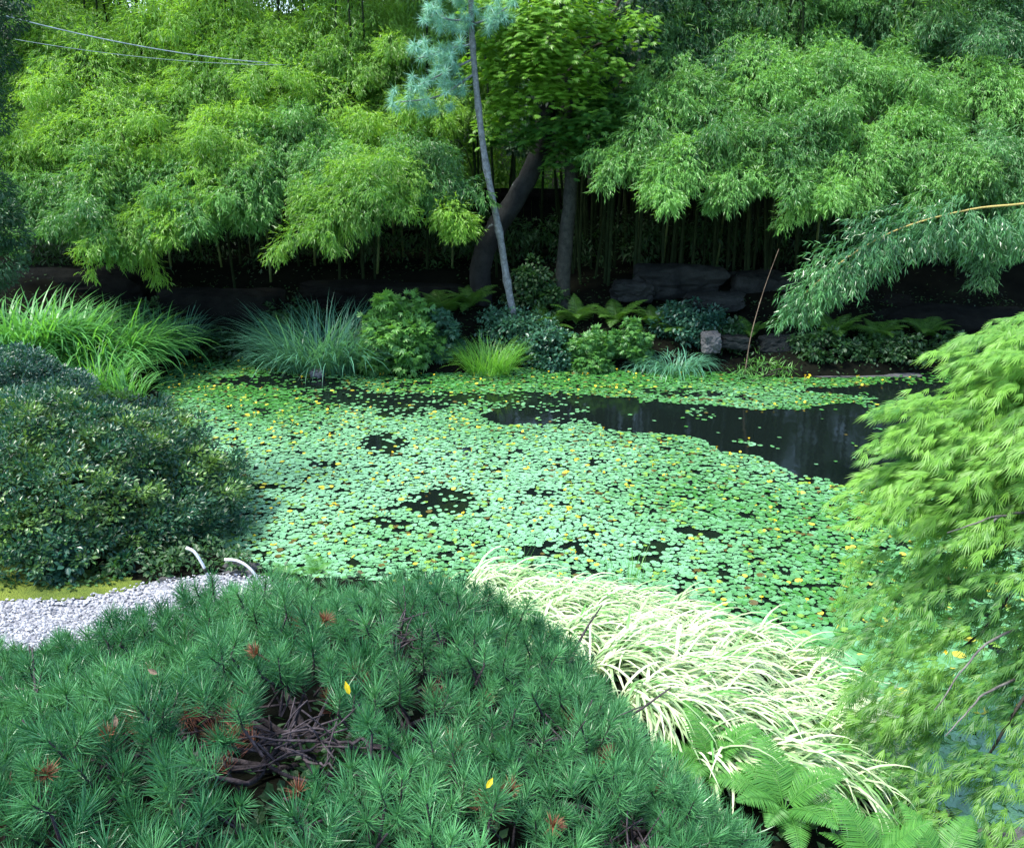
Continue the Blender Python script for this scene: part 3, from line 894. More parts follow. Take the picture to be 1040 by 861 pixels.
def layered_crown(G, layers, L, tint):
    """flat tiers of maple leaves"""
    for (c, rx, ry, n) in layers:
        a = rng.uniform(0, 2 * np.pi, n); r = np.sqrt(rng.uniform(0, 1, n))
        P = np.stack([c[0] + np.cos(a) * r * rx, c[1] + np.sin(a) * r * ry, c[2] - .45 * rx * r ** 2 + rng.normal(size=n) * .13 + .0 * a], 1)
        keep = nse(P, 2.4, c[0] * 3) > -.22
        P = P[keep]; a = a[keep]; m = len(P)
        D = norm(np.stack([np.cos(a), np.sin(a) - .3, np.full(m, -.45)], 1) + rdir(m) * .45)
        U = norm(np.array([0, 0, 1.0]) + rdir(m) * .35)
        l_ = rng.uniform(.75, 1.2, m) * L
        G.leaves(P, D, U, l_, l_, np.clip(tint + rng.normal(size=m) * .1, 0, 1), PALM)

def straight_tree():
    b = at_y(571, 294, 17.0); b[2] = h1(b[0], b[1])
    t = thing('maple_tree', 'straight grey brown trunk under tiers of sunlit maple leaves', 'tree', b)
    G = Geo(); limb_tube(G, [b - [0, 0, .15], at_y(573, 260, 17), at_y(578, 210, 17), at_y(580, 160, 17), at_y(574, 90, 17.0), at_y(566, 20, 17.0), at_y(560, -40, 17)], .155, .08, 30, 10)
    G.build('trunk', M['bark_brown'], t, smooth=True)
    for a_, b_, c_ in (((577, 120), (545, 85), (515, 60)), ((572, 80), (600, 50), (625, 40)), ((568, 40), (540, 15), (520, 5)), ((579, 170), (600, 150), (620, 150))):
        G = Geo(); limb_tube(G, [at_y(*a_, 17), at_y(*b_, 16.6), at_y(*c_, 16.2)], .045, .012, 12, 6)
        G.build('limb', M['bark'], t, smooth=True)
    G = Geo()
    lay = []
    for px, py, y, rx, n in [(548, 30, 15.9, .55, 330), (560, 8, 16.0, .6, 330), (575, 55, 15.9, .45, 260), (530, 62, 16.1, .5, 280), (555, 84, 16.1, .5, 240),
                             (512, 28, 16.3, .5, 260), (495, 60, 16.5, .45, 160), (500, -5, 16.5, .5, 200), (618, 55, 16.2, .4, 160), (640, 20, 16.4, .45, 160), (580, -15, 16.2, .6, 240), (505, 120, 16.6, .4, 130), (600, 20, 16.3, .45, 200), (520, 98, 16.3, .4, 200), (545, 52, 15.8, .4, 240), (530, 5, 16.2, .5, 200), (590, 85, 16.3, .42, 160)]:
        lay.append((at_y(px, py, y), rx * 1.15, rx * .9, int(n * 1.7)))
    layered_crown(G, lay, .11, .72)
    G.build('crown', M['maple_green'], t)
    G = Geo()
    lay = []
    for px, py, y, rx, n in [(600, 115, 16.3, .5, 300), (630, 95, 16.5, .45, 260), (560, 125, 16.5, .5, 260), (612, 150, 16.4, .5, 240), (640, 130, 16.4, .4, 180), (575, 150, 16.7, .4, 160), (520, 130, 16.6, .4, 200)]:
        lay.append((at_y(px, py, y), rx * 1.15, rx * .9, int(n * 1.7)))
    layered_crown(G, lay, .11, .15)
    G.build('lower_crown', M['maple_green'], t)
straight_tree()

def slender_pine():
    b = at_y(527, 318, 16.0); b[2] = h1(b[0], b[1])
    t = thing('slender_pine', 'slender pale grey pine trunk with blue green needle tufts high up', 'pine', b)
    G = Geo(); P = spline([b - [0, 0, .1], at_y(515, 285, 16), at_y(507, 235, 16), at_y(494, 170, 16), at_y(486, 110, 16), at_y(480, 45, 16), at_y(478, -10, 16)], 36)
    r = np.linspace(.068, .045, len(P)); r[::6] *= 1.25
    G.tube(P, r, 9); G.build('trunk', M['bark_pale'], t, smooth=True)
    tufts = []
    for a_, b_, c_ in (((481, 45), (455, 50), (425, 60)), ((481, 60), (450, 75), (415, 92)), ((480, 20), (455, 20), (435, 8)), ((480, 25), (500, 18), (515, 8)), ((482, 75), (445, 98), (405, 104)), ((479, 0), (470, -10), (450, -14))):
        pts = spline([at_y(*a_, 16), at_y(*b_, 15.8), at_y(*c_, 15.6)], 10)
        G = Geo(); G.tube(pts, np.linspace(.022, .008, len(pts)), 6); G.build('limb', M['bark_pale'], t, smooth=True)
        for tt in np.linspace(.25, 1, 8):
            p, _ = along(pts, tt)
            for _k in range(3): tufts.append(p[0] + rng.normal(size=3) * [.13, .15, .09])
    tufts = np.array(tufts)
    G = Geo(); per = 80
    Pn = np.repeat(tufts, per, 0); D = norm(rdir(len(Pn)) + np.array([-.1, -.1, -.25]))
    G.leaves(Pn, D, norm(rdir(len(Pn)) + np.array([0, 0, 1.])), rng.uniform(.1, .2, len(Pn)), .007, rng.uniform(.2, .9, len(Pn)), LANCE)
    G.build('needles', M['bluepine'], t)
slender_pine()

def conifer_edge():
    b = np.array([-6.4, 9.2, 0.0]); b[2] = h1(b[0], b[1])
    t = thing('conifer', 'dark dense conifer whose boughs enter at the left edge', 'conifer', b)
    G = Geo(); limb_tube(G, [b - [0, 0, .1], b + [.05, 0, 2.5], b + [0, .1, 6]], .16, .07, 16, 10); G.build('trunk', M['bark'], t, smooth=True)
    G = Geo(); cs = []
    for px, py in [(-20, 40), (-18, 10), (0, 20), (-8, 60), (-25, 90), (-15, 120), (-8, 190), (0, 215), (-15, 245), (-5, 265), (-30, 160), (4, 238), (-30, 290), (-12, 282), (-60, 60), (-60, 200), (-70, 130), (-60, 280), (-90, 240), (-100, 90), (5, -12), (-14, 215)]:
        cs.append(at_y(px, py, 9.2 + rng.uniform(-.3, .3)))
    cs = np.array(cs)
    clumpy(G, cs, rng.uniform(.22, .34, len(cs)), 1100, .05, .02, np.clip(.35 + rng.normal(size=len(cs)) * .2, 0, 1), RHOMB, .2, .9)
    G.build('foliage', M['conifer'], t)
conifer_edge()

# overhead cables
for (x0, y0, x1, y1, r, lab) in ((-40, 4, 272, 64, .009, 'thin pale grey cable slanting across the bamboo, upper of two'), (-40, 30, 290, 66, .004, 'fainter thin cable running just below the pale one')):
    a, b = at_y(x0, y0, 13.5), at_y(x1, y1, 17.0)
    pts = np.array([a + (b - a) * t - np.array([0, 0, .12 * 4 * t * (1 - t)]) for t in np.linspace(0, 1, 16)])
    t_ = Geo().tube(pts, r, 6).build('cable', M['cable'], smooth=True)
    tag(t_, lab, 'cable')

# ------------------------------------------------------------------ shoreline plants
def grass_clump(name, label, px, py, y, hgt, wid, n, mat, group=None, e=(1.1, 1.5), droop=(.6, 1.6), W=.014, tint=.5, lean=0., cat='grass clump', bw=None):
    c = at_y(px, py, y); c[2] = max(h1(c[0], c[1]), 0)
    t = thing(name, label, cat, c, group)
    a = rng.uniform(0, 2 * np.pi, n); r = np.sqrt(rng.uniform(0, 1, n)) * wid
    P = np.stack([c[0] + np.cos(a) * r, c[1] + np.sin(a) * r * .7, np.full(n, c[2] - .03)], 1)
    az = a + rng.normal(size=n) * .8
    e0 = rng.uniform(*e, n) - .25 * (r / wid)
    G = Geo(); G.blades(P, az, e0, rng.uniform(.7, 1.15, n) * hgt, rng.uniform(.7, 1.2, n) * W, rng.uniform(*droop, n), np.clip(tint + rng.normal(size=n) * .2, 0, 1), 6, .3)
    G.build('blades', M[mat], t)
    return t
for i, (px, y, s, lab) in enumerate([
    (15, 13.6, 1.0, 'tall green iris stand cut by the left edge, above the dark shrub'),
    (55, 14.2, 1.0, 'tall green iris stand second along from the left edge'),
    (95, 14.0, 1.0, 'tallest bright iris stand on the far left bank'),
    (130, 14.8, .95, 'iris stand next to the bluish green stand at the pond corner')]):
    pz = at_y(px, 0, y)[0]
    c = np.array([pz, y])
    # project base
    z = h1(pz, y); dep = y * CP + (CAMH - z) * SP
    grass_clump('iris_clump', lab, px, 430.5 - F * ((y * SP - (CAMH - z) * CP) / dep), y, s * 1.25, .7, 520, 'iris', 'iris stands on the far bank', (1.0, 1.5), (.7, 2.4), .040, .6)
def clump_at(px, y, **kw):
    z = 0.2
    dep = y * CP + (CAMH - z) * SP
    x = (px - 520) / F * dep
    z = max(0, h1(x, y)); dep = y * CP + (CAMH - z) * SP
    kw['py'] = 430.5 - F * ((y * SP - (CAMH - z) * CP) / dep)
    return grass_clump(px=px, y=y, **kw)
clump_at(172, 15.6, name='sedge_clump', label='bluish green stand at the far pond corner before the black shade', hgt=1.0, wid=.5, n=360, mat='sedge', W=.018, tint=.6)
clump_at(100, 13.0, name='iris_clump', label='lower bright green iris clump leaning over the lily pads', hgt=.85, wid=.4, n=260, mat='iris', W=.022, tint=.7, group='iris stands on the far bank')
clump_at(130, 12.6, name='iris_clump', label='small iris clump just behind the azalea top', hgt=.6, wid=.25, n=120, mat='iris', W=.018, tint=.6, group='iris stands on the far bank')
clump_at(328, 15.05, name='sedge_clump', label='big dark blue green sedge clump fanning out over the shore', hgt=1.42, wid=.72, n=950, mat='sedge', W=.021, tint=.5, e=(1.0, 1.5), droop=(.5, 1.7))
clump_at(285, 15.0, name='sedge_clump', label='low sedge tuft spilling onto the pads beside the big sedge clump', hgt=.65, wid=.25, n=140, mat='sedge', W=.014, tint=.55)
clump_at(497, 14.75, name='grass_clump', label='lime green grass clump rising from the lily pads', hgt=.8, wid=.36, n=520, mat='lime', W=.012, tint=.55, droop=(.4, 1.5))
clump_at(686, 14.95, name='sedge_clump', label='pale drooping sedge clump next to the pale upright stone', hgt=.75, wid=.34, n=300, mat='sedge', W=.015, tint=.8, droop=(1.6, 2.8))
clump_at(655, 15.0, name='sedge_clump', label='smaller drooping sedge tuft next to the round leaved shrub', hgt=.5, wid=.2, n=120, mat='sedge', W=.014, tint=.6, droop=(1.6, 2.8))

def shrub(name, label, px, y, wpx, hpx, mat, n_cl=60, per=60, L=.09, W=.06, tint=.5, tpl=OVAL, group=None, cat='shrub', ry=.5, base=None):
    z = .2; dep = y * CP + (CAMH - z) * SP; x = (px - 520) / F * dep
    z = max(0, h1(x, y)); dep = y * CP + (CAMH - z) * SP
    rx = wpx / F * dep / 2; hh = hpx / F * dep
    c = np.array([x, y, z])
    t = thing(name, label, cat, c, group)
    G = Geo()
    tips = []
    for i in range(n_cl):
        dv = rdir(1)[0]; dv[2] = abs(dv[2])
        p = c + dv * np.array([rx, rx * ry * 1.6, hh]) * rng.uniform(.55, 1)
        tips.append(p)
    tips = np.array(tips)
    for p in tips[:14]:
        G.tube(spline([c + [rng.uniform(-.05, .05), rng.uniform(-.05, .05), -.03], c + (p - c) * [.4, .4, .6], p], 6), [.010] * 3 + [.006] * 4 if False else .008, 5)
    G.build('stems', M['bark'], t)
    G = Geo()
    clumpy(G, tips, np.full(n_cl, min(rx, hh) * .30), per, L, W, np.clip(tint + nse(tips, 2., 1.) * .5, 0, 1), tpl, .25, .8)
    G.build('foliage', M[mat], t)
    return t
shrub('leafy_shrub', 'fresh green palmate leaved shrub between the sedge clump and the lime grass', 405, 15.0, 80, 72, 'herb', 90, 40, .13, .12, .6, PALM_S)
shrub('leafy_shrub', 'low blue green shrub touching the lime grass clump', 448, 15.3, 50, 48, 'herb_dark', 44, 40, .10, .08, .7, PALM_S)
shrub('leafy_shrub', 'dark blue green ground shrub just past the lime grass', 560, 15.3, 60, 46, 'herb_dark', 60, 50, .08, .05, .5)
shrub('leafy_shrub', 'mid green shrub in the middle of the far shore planting', 597, 15.1, 56, 46, 'herb', 60, 40, .10, .09, .35, PALM_S)
shrub('leafy_shrub', 'round leaved green shrub beside the drooping sedge', 640, 15.2, 44, 48, 'herb', 50, 40, .10, .08, .3, PALM_S)
shrub('leafy_shrub', 'bluish mound of small leaves at the foot of the slender pine', 520, 15.9, 90, 34, 'herb_dark', 80, 50, .07, .04, .8)
shrub('leafy_shrub', 'dim green shrub behind the pale upright stone', 700, 15.9, 80, 34, 'herb_dark', 60, 46, .08, .05, .3)
shrub('leafy_shrub', 'dark low shrub on the bank behind the big sedge clump', 300, 16.2, 90, 40, 'deep', 60, 50, .08, .05, .2)
shrub('leafy_shrub', 'shadowy low shrub between the two trunks', 545, 17.0, 60, 50, 'deep', 60, 46, .09, .06, .4)

# ferns: a prototype frond set, copied with its fronds
def frond_mesh(L=1.0, bend=1.3, e0=1.1, pinn=30, mat='fern'):
    G = Geo()
    K = 24; pts = []; p = np.zeros(3)
    for i in range(K + 1):
        e = e0 - bend * (i / K) ** 1.2
        pts.append(p.copy()); p = p + np.array([math.cos(e), 0, math.sin(e)]) * L / K
    pts = np.array(pts)
    G.tube(pts, np.linspace(.007, .002, len(pts)) * L * 1.3, 4)
    t = np.linspace(.14, .985, pinn)
    Pp, T = along(pts, t)
    ln = L * .27 * np.sin(np.pi * (.10 + .88 * t) ** .75) + .01
    for sgn in (-1, 1):
        D = T * .42 + np.array([0, sgn, 0])[None, :] + np.array([0, 0, -.12])[None, :]
        U = np.cross(T, np.array([0, 1., 0])[None, :]); U = U * np.sign(U[:, 2:3] + 1e-9)
        G.leaves(Pp, D + rng.normal(size=D.shape) * .04, U + rng.normal(size=U.shape) * .1, ln, L * .020, rng.uniform(.3, .8, pinn),
                 ([(0, .3, 0), (0, -.3, 0), (.3, -.5, .02), (.75, -.32, 0), (1, 0, -.05), (.75, .32, 0), (.3, .5, .02)], [(0, 1, 2, 3, 4, 5, 6)]))
    o = G.build('frond', M[mat]); me = o.data
    C.objects.unlink(o); bpy.data.objects.remove(o)
    return me
fr_far = [frond_mesh(1, 1.2 + .2 * k, 1.15 - .1 * k) for k in range(3)]
fr_near = [frond_mesh(1, 1.0 + .25 * k, 1.0 - .1 * k, 38, 'fern_near') for k in range(3)]
def fern(label, c, L, n, fr, group, az0=0, az1=6.283):
    t = thing('fern', label, 'fern', c, group)
    for i in range(n):
        o = bpy.data.objects.new('frond', fr[i % 3]); C.objects.link(o); o.parent = t
        a = az0 + (az1 - az0) * (i + rng.uniform(-.3, .3)) / n
        s_ = L * rng.uniform(.8, 1.15)
        o.scale = (s_,) * 3; o.rotation_euler = (rng.normal() * .12, rng.normal() * .12, a)
    return t
for px, y, L, lab in [
    (452, 16.4, .75, 'yellow green fern below the leaning trunk, nearest the leafy shrub'),
    (478, 16.8, .7, 'fern hiding the foot of the lichen blotched trunk'),
    (548, 16.2, .75, 'bright fern between the slender pine and the straight trunk'),
    (585, 16.5, .7, 'fern just past the foot of the straight trunk'),
    (625, 16.4, .7, 'shaded fern in front of the small mossy stone'),
    (662, 16.2, .65, 'dim fern under the broad stone block'),
    (690, 15.9, .6, 'dim fern above the drooping sedge'),
    (810, 15.9, .7, 'dark fern behind the dead stalk'),
    (845, 15.5, .8, 'larger dark fern above the waterline ledge'),
    (890, 15.6, .7, 'dark fern overhanging the middle of the waterline ledge'),
    (940, 15.8, .7, 'dark fern near the maple, above the end of the ledge'),
    (760, 15.7, .5, 'small brownish shaded fern beside the dead stalk')]:
    z = .4; dep = y * CP + (CAMH - z) * SP; x = (px - 520) / F * dep
    fern(lab, (x, y, h1(x, y)), L, 11, fr_far, 'ferns on the far bank')

for px, y, wpx, hpx, lab in [(835, 15.1, 70, 24, 'low dark herbs fringing the start of the waterline ledge'), (905, 15.2, 80, 22, 'low dark herbs fringing the middle of the waterline ledge'),
                            (975, 15.2, 80, 26, 'low dark herbs fringing the ledge next to the maple'), (225, 16.1, 70, 26, 'dark low shrub in the shade between iris and sedge'),
                            (735, 15.6, 50, 24, 'dark low herb behind the pale upright stone'), (160, 16.6, 70, 30, 'dark low shrub in the shade behind the bluish stand')]:
    shrub('low_herb', lab, px, y, wpx, hpx, 'deep', 50, 40, .09, .05, .35)
# dead stalk
b = at_z(756, 383, .02); t_ = at_y(791, 253, b[1] - .1)
G = Geo(); G.tube(spline([b, at_y(763, 340, b[1]), at_y(776, 294, b[1]), t_], 14), np.linspace(.010, .004, 13)[:len(spline([b, b, b, t_], 14))], 6)
tag(G.build('dead_stalk', M['dead_stalk'], smooth=True), 'thin bare brown stalk leaning up from the far shore', 'stalk')
shrub('water_weed', 'pale drooping weeds at the foot of the bare stalk', 775, 14.55, 60, 22, 'herb', 26, 14, .14, .02, .6, LANCE, cat='weeds')

# ------------------------------------------------------------------ west side: azaleas and small plants
def mound_shrub(name, label, c, r, n_cl, per, L, W, mat, crad, group=None, seed=0., gold=.6):
    c = np.array(c, float)
    t = thing(name, label, 'shrub', (c[0], c[1], h1(c[0], c[1])), group)
    dv = rdir(n_cl); dv[:, 2] = np.abs(dv[:, 2])
    # flattened tiers give the clipped mound its ragged surface
    lump = 1 + .15 * nse(dv * 2.6, 1, seed) + .13 * nse(dv * 7, 1, seed + 4)
    P = c + dv * np.array(r) * (lump * rng.choice([1.03, .93, .8, .6], n_cl, p=[.36, .29, .22, .13]))[:, None]
    P[:, 2] = np.maximum(P[:, 2], c[2] + .02)
    g = .5 * nse(P, 1.6, seed) + 1.0 * nse(P, 4.5, seed) - .10
    tint = np.clip(.02 + gold * sm((g + .12) / .5) * sm((dv[:, 2] + .1) / .6) + .08 * rng.uniform(size=n_cl), 0, 1)
    G = Geo()
    C0 = np.repeat(P, per, 0); N = len(C0); dd = rdir(N)
    Pl = C0 + dd * crad * (rng.uniform(0, 1, N) ** .5)[:, None] * np.array([1.25, 1.25, .45])
    D = norm(np.repeat(dv, per, 0) * .6 + dd * .9 + np.array([0, 0, .15]))
    U = norm(np.repeat(dv, per, 0) * .4 + np.array([0, 0, .9]) + rdir(N) * .5)
    G.leaves(Pl, D, U, rng.uniform(.7, 1.2, N) * L, rng.uniform(.7, 1.2, N) * W, np.repeat(tint, per) + rng.normal(size=N) * .03, RHOMB)
    G.build('foliage', M[mat], t)
    G = Geo()
    z0 = h1(c[0], c[1])
    for _ in range(26):
        e = c + rdir(1)[0] * np.array(r) * .85; e[2] = abs(e[2] - c[2]) + c[2]
        b0 = np.array([c[0] + rng.uniform(-.25, .25), c[1] + rng.uniform(-.25, .25), z0 - .05])
        G.tube(spline([b0, b0 * .5 + e * .5 + [0, 0, -.1], e], 7), np.linspace(.028, .008, len(spline([b0, b0, e], 7))), 6)
    G.build('stems', M['bark'], t)
    return t
mound_shrub('azalea', 'big dark rounded azalea beside the gravel path with yellow green tips', (-4.93, 8.35, .06), (2.02, 1.72, 1.36), 3600, 26, .056, .027, 'azalea', .085, seed=1., gold=.45)
mound_shrub('azalea', 'smaller blue green azalea behind the big rounded one', (-7.0, 11.4, .15), (1.35, 1.0, 1.02), 1800, 24, .05, .028, 'herb_dark', .10, seed=5., gold=.3)
sh = shrub('nettle', 'small leafy green plant between moss and the big azalea', 66, 6.98, 56, 44, 'herb_dark', 34, 16, .075, .05, .55, OVAL, cat='plant')
shrub('seedling', 'tiny leafy sprig near the end of the gravel path', 120, 7.0, 30, 18, 'herb', 10, 10, .05, .03, .4, cat='plant')
fern('small pale fern beside the white bent pipes at the water edge', tuple(at_z(322, 583, .15)), .22, 8, fr_near, 'near ferns')
fern('yellowish fern tucked behind the pine crest', tuple(at_z(290, 590, .15)), .25, 8, fr_near, 'near ferns')

# bent white pipes
def pipe(px_list, y, r, label, band=None):
    pts = spline([at_y(px, py, y) for px, py in px_list], 18)
    t = thing('bent_pipe', label, 'pipe', tuple(pts[-1]))
    Geo().tube(pts, r, 10).build('pipe_body', M['white'], t, smooth=True)
    if band is not None:
        p, T = along(pts, [band, band + .07])
        Geo().tube(p, r * 1.35, 10).build('band', M['black'], t, smooth=True)
pipe([(189, 556), (197, 560), (204, 570), (209, 580), (213, 594), (216, 612)], 6.85, .0125, 'white bent pipe with a black band beside the azalea', .42)
pipe([(228, 568), (240, 569), (250, 574), (258, 582), (264, 594), (268, 610)], 6.75, .0115, 'plain white bent pipe over the slate grey stone')

# ------------------------------------------------------------------ dwarf pine in front
pine_poly = np.array([(-4.6, 4.2), (-3.2, 4.55), (-2.3, 4.85), (-1.3, 5.0), (0.0, 5.0), (.45, 4.7), (.72, 4.3), (.98, 3.75), (1.27, 3.1), (1.5, 2.4), (1.6, 1.2), (-4.6, 1.2)])
def pdist(P, poly):
    best = np.full(len(P), 1e9)
    for i in range(len(poly)):
        a, b = poly[i], poly[(i + 1) % len(poly)]
        ab = b - a; t = np.clip(((P - a) @ ab) / (ab @ ab), 0, 1)
        best = np.minimum(best, np.linalg.norm(P - (a + t[:, None] * ab), axis=1))
    return np.where(inpoly(P, poly), best, -best)
def pine_h(P):
    d = pdist(P, pine_poly)
    f = sm((d + .02) / .75) * .62 + sm((d + .02) / .22) * .38
    base = .72 - .28 * sm((-.9 - P[:, 0]) / 2.0) - .15 * sm((3.2 - P[:, 1]) / 1.5)
    P3 = np.stack([P[:, 0], P[:, 1], np.zeros(len(P))], 1)
    return f * (base + .13 * nse(P3, 1.5, 2.) + .08 * nse(P3, 4.5, 6.))
gaps = [(-.76, 2.62, .20, .34), (-.56, 3.62, .15, .15), (.17, 3.12, .11, .10), (.42, 2.55, .10, .09), (-1.5, 3.05, .10, .08), (-.05, 2.3, .12, .1), (.62, 3.0, .12, .08)]
def pine():
    t = thing('dwarf_pine', 'broad low dwarf pine with blue green needles and bare branches showing in gaps', 'pine', (-.8, 3.2, h1(-.8, 3.2)))
    n = 60000
    P = np.stack([rng.uniform(-4.6, 1.6, n), rng.uniform(1.2, 5.1, n)], 1)
    d = pdist(P, pine_poly)
    P = P[d > 0.0]
    # dart throwing for an even but random cover
    keep = []; cell = {}
    mind = .083
    for i, p in enumerate(P):
        ck = (int(p[0] // mind), int(p[1] // mind)); ok = True
        for a in (-1, 0, 1):
            for b in (-1, 0, 1):
                for j in cell.get((ck[0] + a, ck[1] + b), ()):
                    if (P[j] - p) @ (P[j] - p) < mind ** 2: ok = False; break
                if not ok: break
            if not ok: break
        if ok:
            cell.setdefault(ck, []).append(i); keep.append(i)
    P = P[keep]
    w3 = np.stack([P[:, 0], P[:, 1], np.zeros(len(P))], 1)
    wob = nse(w3, 3.3, 4.4)
    ok = np.ones(len(P), bool)
    for gx_, gy_, rx, ry in gaps:
        ok &= ((P[:, 0] - gx_) / rx) ** 2 + ((P[:, 1] - gy_) / ry) ** 2 > 1 + wob * .9
    ok &= nse(w3, 3.4, 12.) > -.42
    P = P[ok]
    hh = pine_h(P)
    z = H(P[:, 0], P[:, 1]) + hh
    e = .05
    gxn = (pine_h(P + [e, 0]) - pine_h(P - [e, 0])) / (2 * e); gyn = (pine_h(P + [0, e]) - pine_h(P - [0, e])) / (2 * e)
    A = norm(np.stack([-gxn * .6, -gyn * .6, np.ones(len(P))], 1) + rng.normal(size=(len(P), 3)) * [.24, .24, .05])
    # an understorey of shoots a little lower closes the cover
    P = np.concatenate([P, P + rng.uniform(-.045, .045, P.shape)]); z = np.concatenate([z, z - rng.uniform(.07, .12, len(z))])
    A = np.concatenate([A, norm(A + rng.normal(size=A.shape) * [.4, .4, .05])])
    ms = len(P)
    zj = rng.uniform(-.09, .025, ms)
    Sl = rng.uniform(.06, .15, ms)                       # length of the needled part of each shoot
    tip = np.stack([P[:, 0], P[:, 1], z + zj], 1)
    print('pine shoots', ms)
    base = tip - A * Sl[:, None]
    # shoots: short stems
    G = Geo()
    old = (np.arange(ms) >= ms // 2) & (nse(tip, 2.3, 21.) > .12) & (rng.uniform(size=ms) < .22)
    nper = 78
    k = np.arange(nper)
    u = (k + .5) / nper
    Pn = (base[:, None, :] + A[:, None, :] * (Sl[:, None] * (u ** .8)[None, :])[..., None]).reshape(-1, 3)
    Ar = np.repeat(A, nper, 0)
    X_ = norm(np.cross(Ar, np.array([.2, .9, .1]))); Y_ = np.cross(Ar, X_)
    ang = np.tile(k * 2.399963, ms) + np.repeat(rng.uniform(0, 6.28, ms), nper) + rng.normal(size=ms * nper) * .25
    ua = np.tile(u, ms)
    el = 1.12 - .72 * ua ** 1.7 + rng.normal(size=len(ua)) * .10      # opening angle from the axis
    el = np.clip(el, .06, 1.35)
    D = Ar * np.cos(el)[:, None] + (X_ * np.cos(ang)[:, None] + Y_ * np.sin(ang)[:, None]) * np.sin(el)[:, None]
    Ls = np.repeat(rng.uniform(.058, .106, ms), nper) * rng.uniform(.8, 1.1, len(ua))
    tint = np.repeat(np.clip(.42 + .5 * nse(tip, 1.1, 3.) + rng.normal(size=ms) * .15, 0, 1), nper)
    oN = np.repeat(old, nper); Un = norm(rdir(len(Pn)) + Ar * .2)
    G.leaves(Pn[~oN], D[~oN], Un[~oN], Ls[~oN], .0031, tint[~oN], NEEDLE)
    G.build('needles', M['needle'], t)
    G = Geo(); G.leaves(Pn[oN], D[oN], Un[oN], Ls[oN] * .8, .0028, tint[oN], NEEDLE)
    G.build('old_needles', M['needle_dead'], t)
    # lower, older needle whorls in between fill the volume
    sub = rng.choice(ms, ms // 2, replace=False)
    # twigs carrying the shoots
    G = Geo()
    nodes = tip[sub[:900]]
    for i in range(ms):
        if rng.uniform() < .75:
            b_ = base[i]; m_ = b_ + np.array([rng.normal() * .05, rng.normal() * .05, -.10]); 
            G.tube([m_, b_, tip[i] - A[i] * .01], [.006, .005, .003], 4, cap=False)
    G.build('twigs', M['pine_wood'], t)
    # branches radiating from the root, sub-branches visible in the gaps
    root = np.array([-.85, 3.35, h1(-.85, 3.35)])
    bm_targets = []
    for a in np.linspace(0, 2 * np.pi, 15)[:-1]:
        rr = rng.uniform(1.0, 1.9)
        e_ = np.array([root[0] + math.cos(a) * rr * 1.3, root[1] + math.sin(a) * rr * .85])
        bm_targets.append(e_)
    for e_ in bm_targets:
        if not inpoly(np.array([e_]), pine_poly)[0]: e_ = e_ * .6 + root[:2] * .4
        ez = h1(*e_) + float(pine_h(np.array([e_]))[0]) - .22
        m1 = root[:2] * .65 + e_ * .35 + rng.normal(size=2) * .08
        m2 = root[:2] * .3 + e_ * .7 + rng.normal(size=2) * .1
        G = Geo()
        pts = spline([root + [rng.normal() * .03, rng.normal() * .03, -.05], (m1[0], m1[1], h1(*m1) + .20), (m2[0], m2[1], h1(*m2) + .33), (e_[0], e_[1], ez)], 18)
        pts = pts + rng.normal(size=pts.shape) * .008
        G.tube(pts, np.linspace(.019, .007, len(pts)), 7)
        for _ in range(9):
            p, T = along(pts, rng.uniform(.3, .95)); p = p[0]
            s2 = p + np.array([rng.normal() * .22, rng.normal() * .22, rng.uniform(.02, .22)])
            G.tube(spline([p, (p + s2) / 2 + rng.normal(size=3) * .03, s2], 6), np.linspace(.010, .004, len(spline([p, p, s2], 6))), 5)
        G.build('branch', M['pine_wood'], t, smooth=True)
    # crooked bare branches crossing the gaps
    for gx_, gy_, rx, ry in gaps[:4]:
        for k_ in range(9 if rx > .2 else 5):
            zt = h1(gx_, gy_) + float(pine_h(np.array([[gx_, gy_]]))[0])
            a = rng.uniform(0, 6.28)
            p0 = np.array([gx_ + math.cos(a) * rx * 1.3, gy_ + abs(math.sin(a)) * ry * 1.2, zt - rng.uniform(.20, .42)])
            p2 = np.array([gx_ - math.cos(a) * rx * 1.1 + rng.normal() * .05, gy_ - math.sin(a) * ry * .5, zt - rng.uniform(.10, .30)])
            p1 = (p0 + p2) / 2 + rng.normal(size=3) * [.07, .07, .05]
            pts = spline([p0, p1, p2], 12); pts = pts + rng.normal(size=pts.shape) * .007
            G = Geo(); G.tube(pts, np.linspace(.0095, .003, len(pts)), 6)
            for _ in range(5):
                p, T = along(pts, rng.uniform(.2, .95)); p = p[0]; s2 = p + rng.normal(size=3) * [.10, .10, .05] + [0, 0, .05]
                G.tube(spline([p, (p + s2) / 2 + rng.normal(size=3) * .012, s2], 4), .0032, 5)
            G.build('branch', M['pine_wood'], t, smooth=True)
    # dead rust coloured shoots
    for px, py in [(333, 627), (110, 742), (48, 782), (518, 798), (716, 750), (255, 660), (300, 800), (565, 835)]:
        # find the height on the pine surface along the ray
        d_ = ray(px, py); best = None
        for s in np.linspace(1.5, 8, 260):
            p = np.array([0, 0, CAMH]) + d_ * s
            zt = h1(p[0], p[1]) + float(pine_h(p[None, :2])[0])
            if p[2] <= zt: best = p; break
        if best is None: continue
        G = Geo(); nn = 80
        A0 = norm(np.array([[rng.normal() * .4, -.3, .8]]))[0]
        Dd = norm(A0 + rdir(nn) * .9)
        p = best - A0 * .03
        G.leaves(np.tile(p, (nn, 1)) + Dd * .004, Dd, rdir(nn), rng.uniform(.035, .06, nn), .0028, rng.uniform(0, 1, nn), NEEDLE)
        G.tube([p - A0 * .06, p + A0 * .01], .004, 5)
        G.build('dead_shoot', M['needle_dead'], t)
pine()

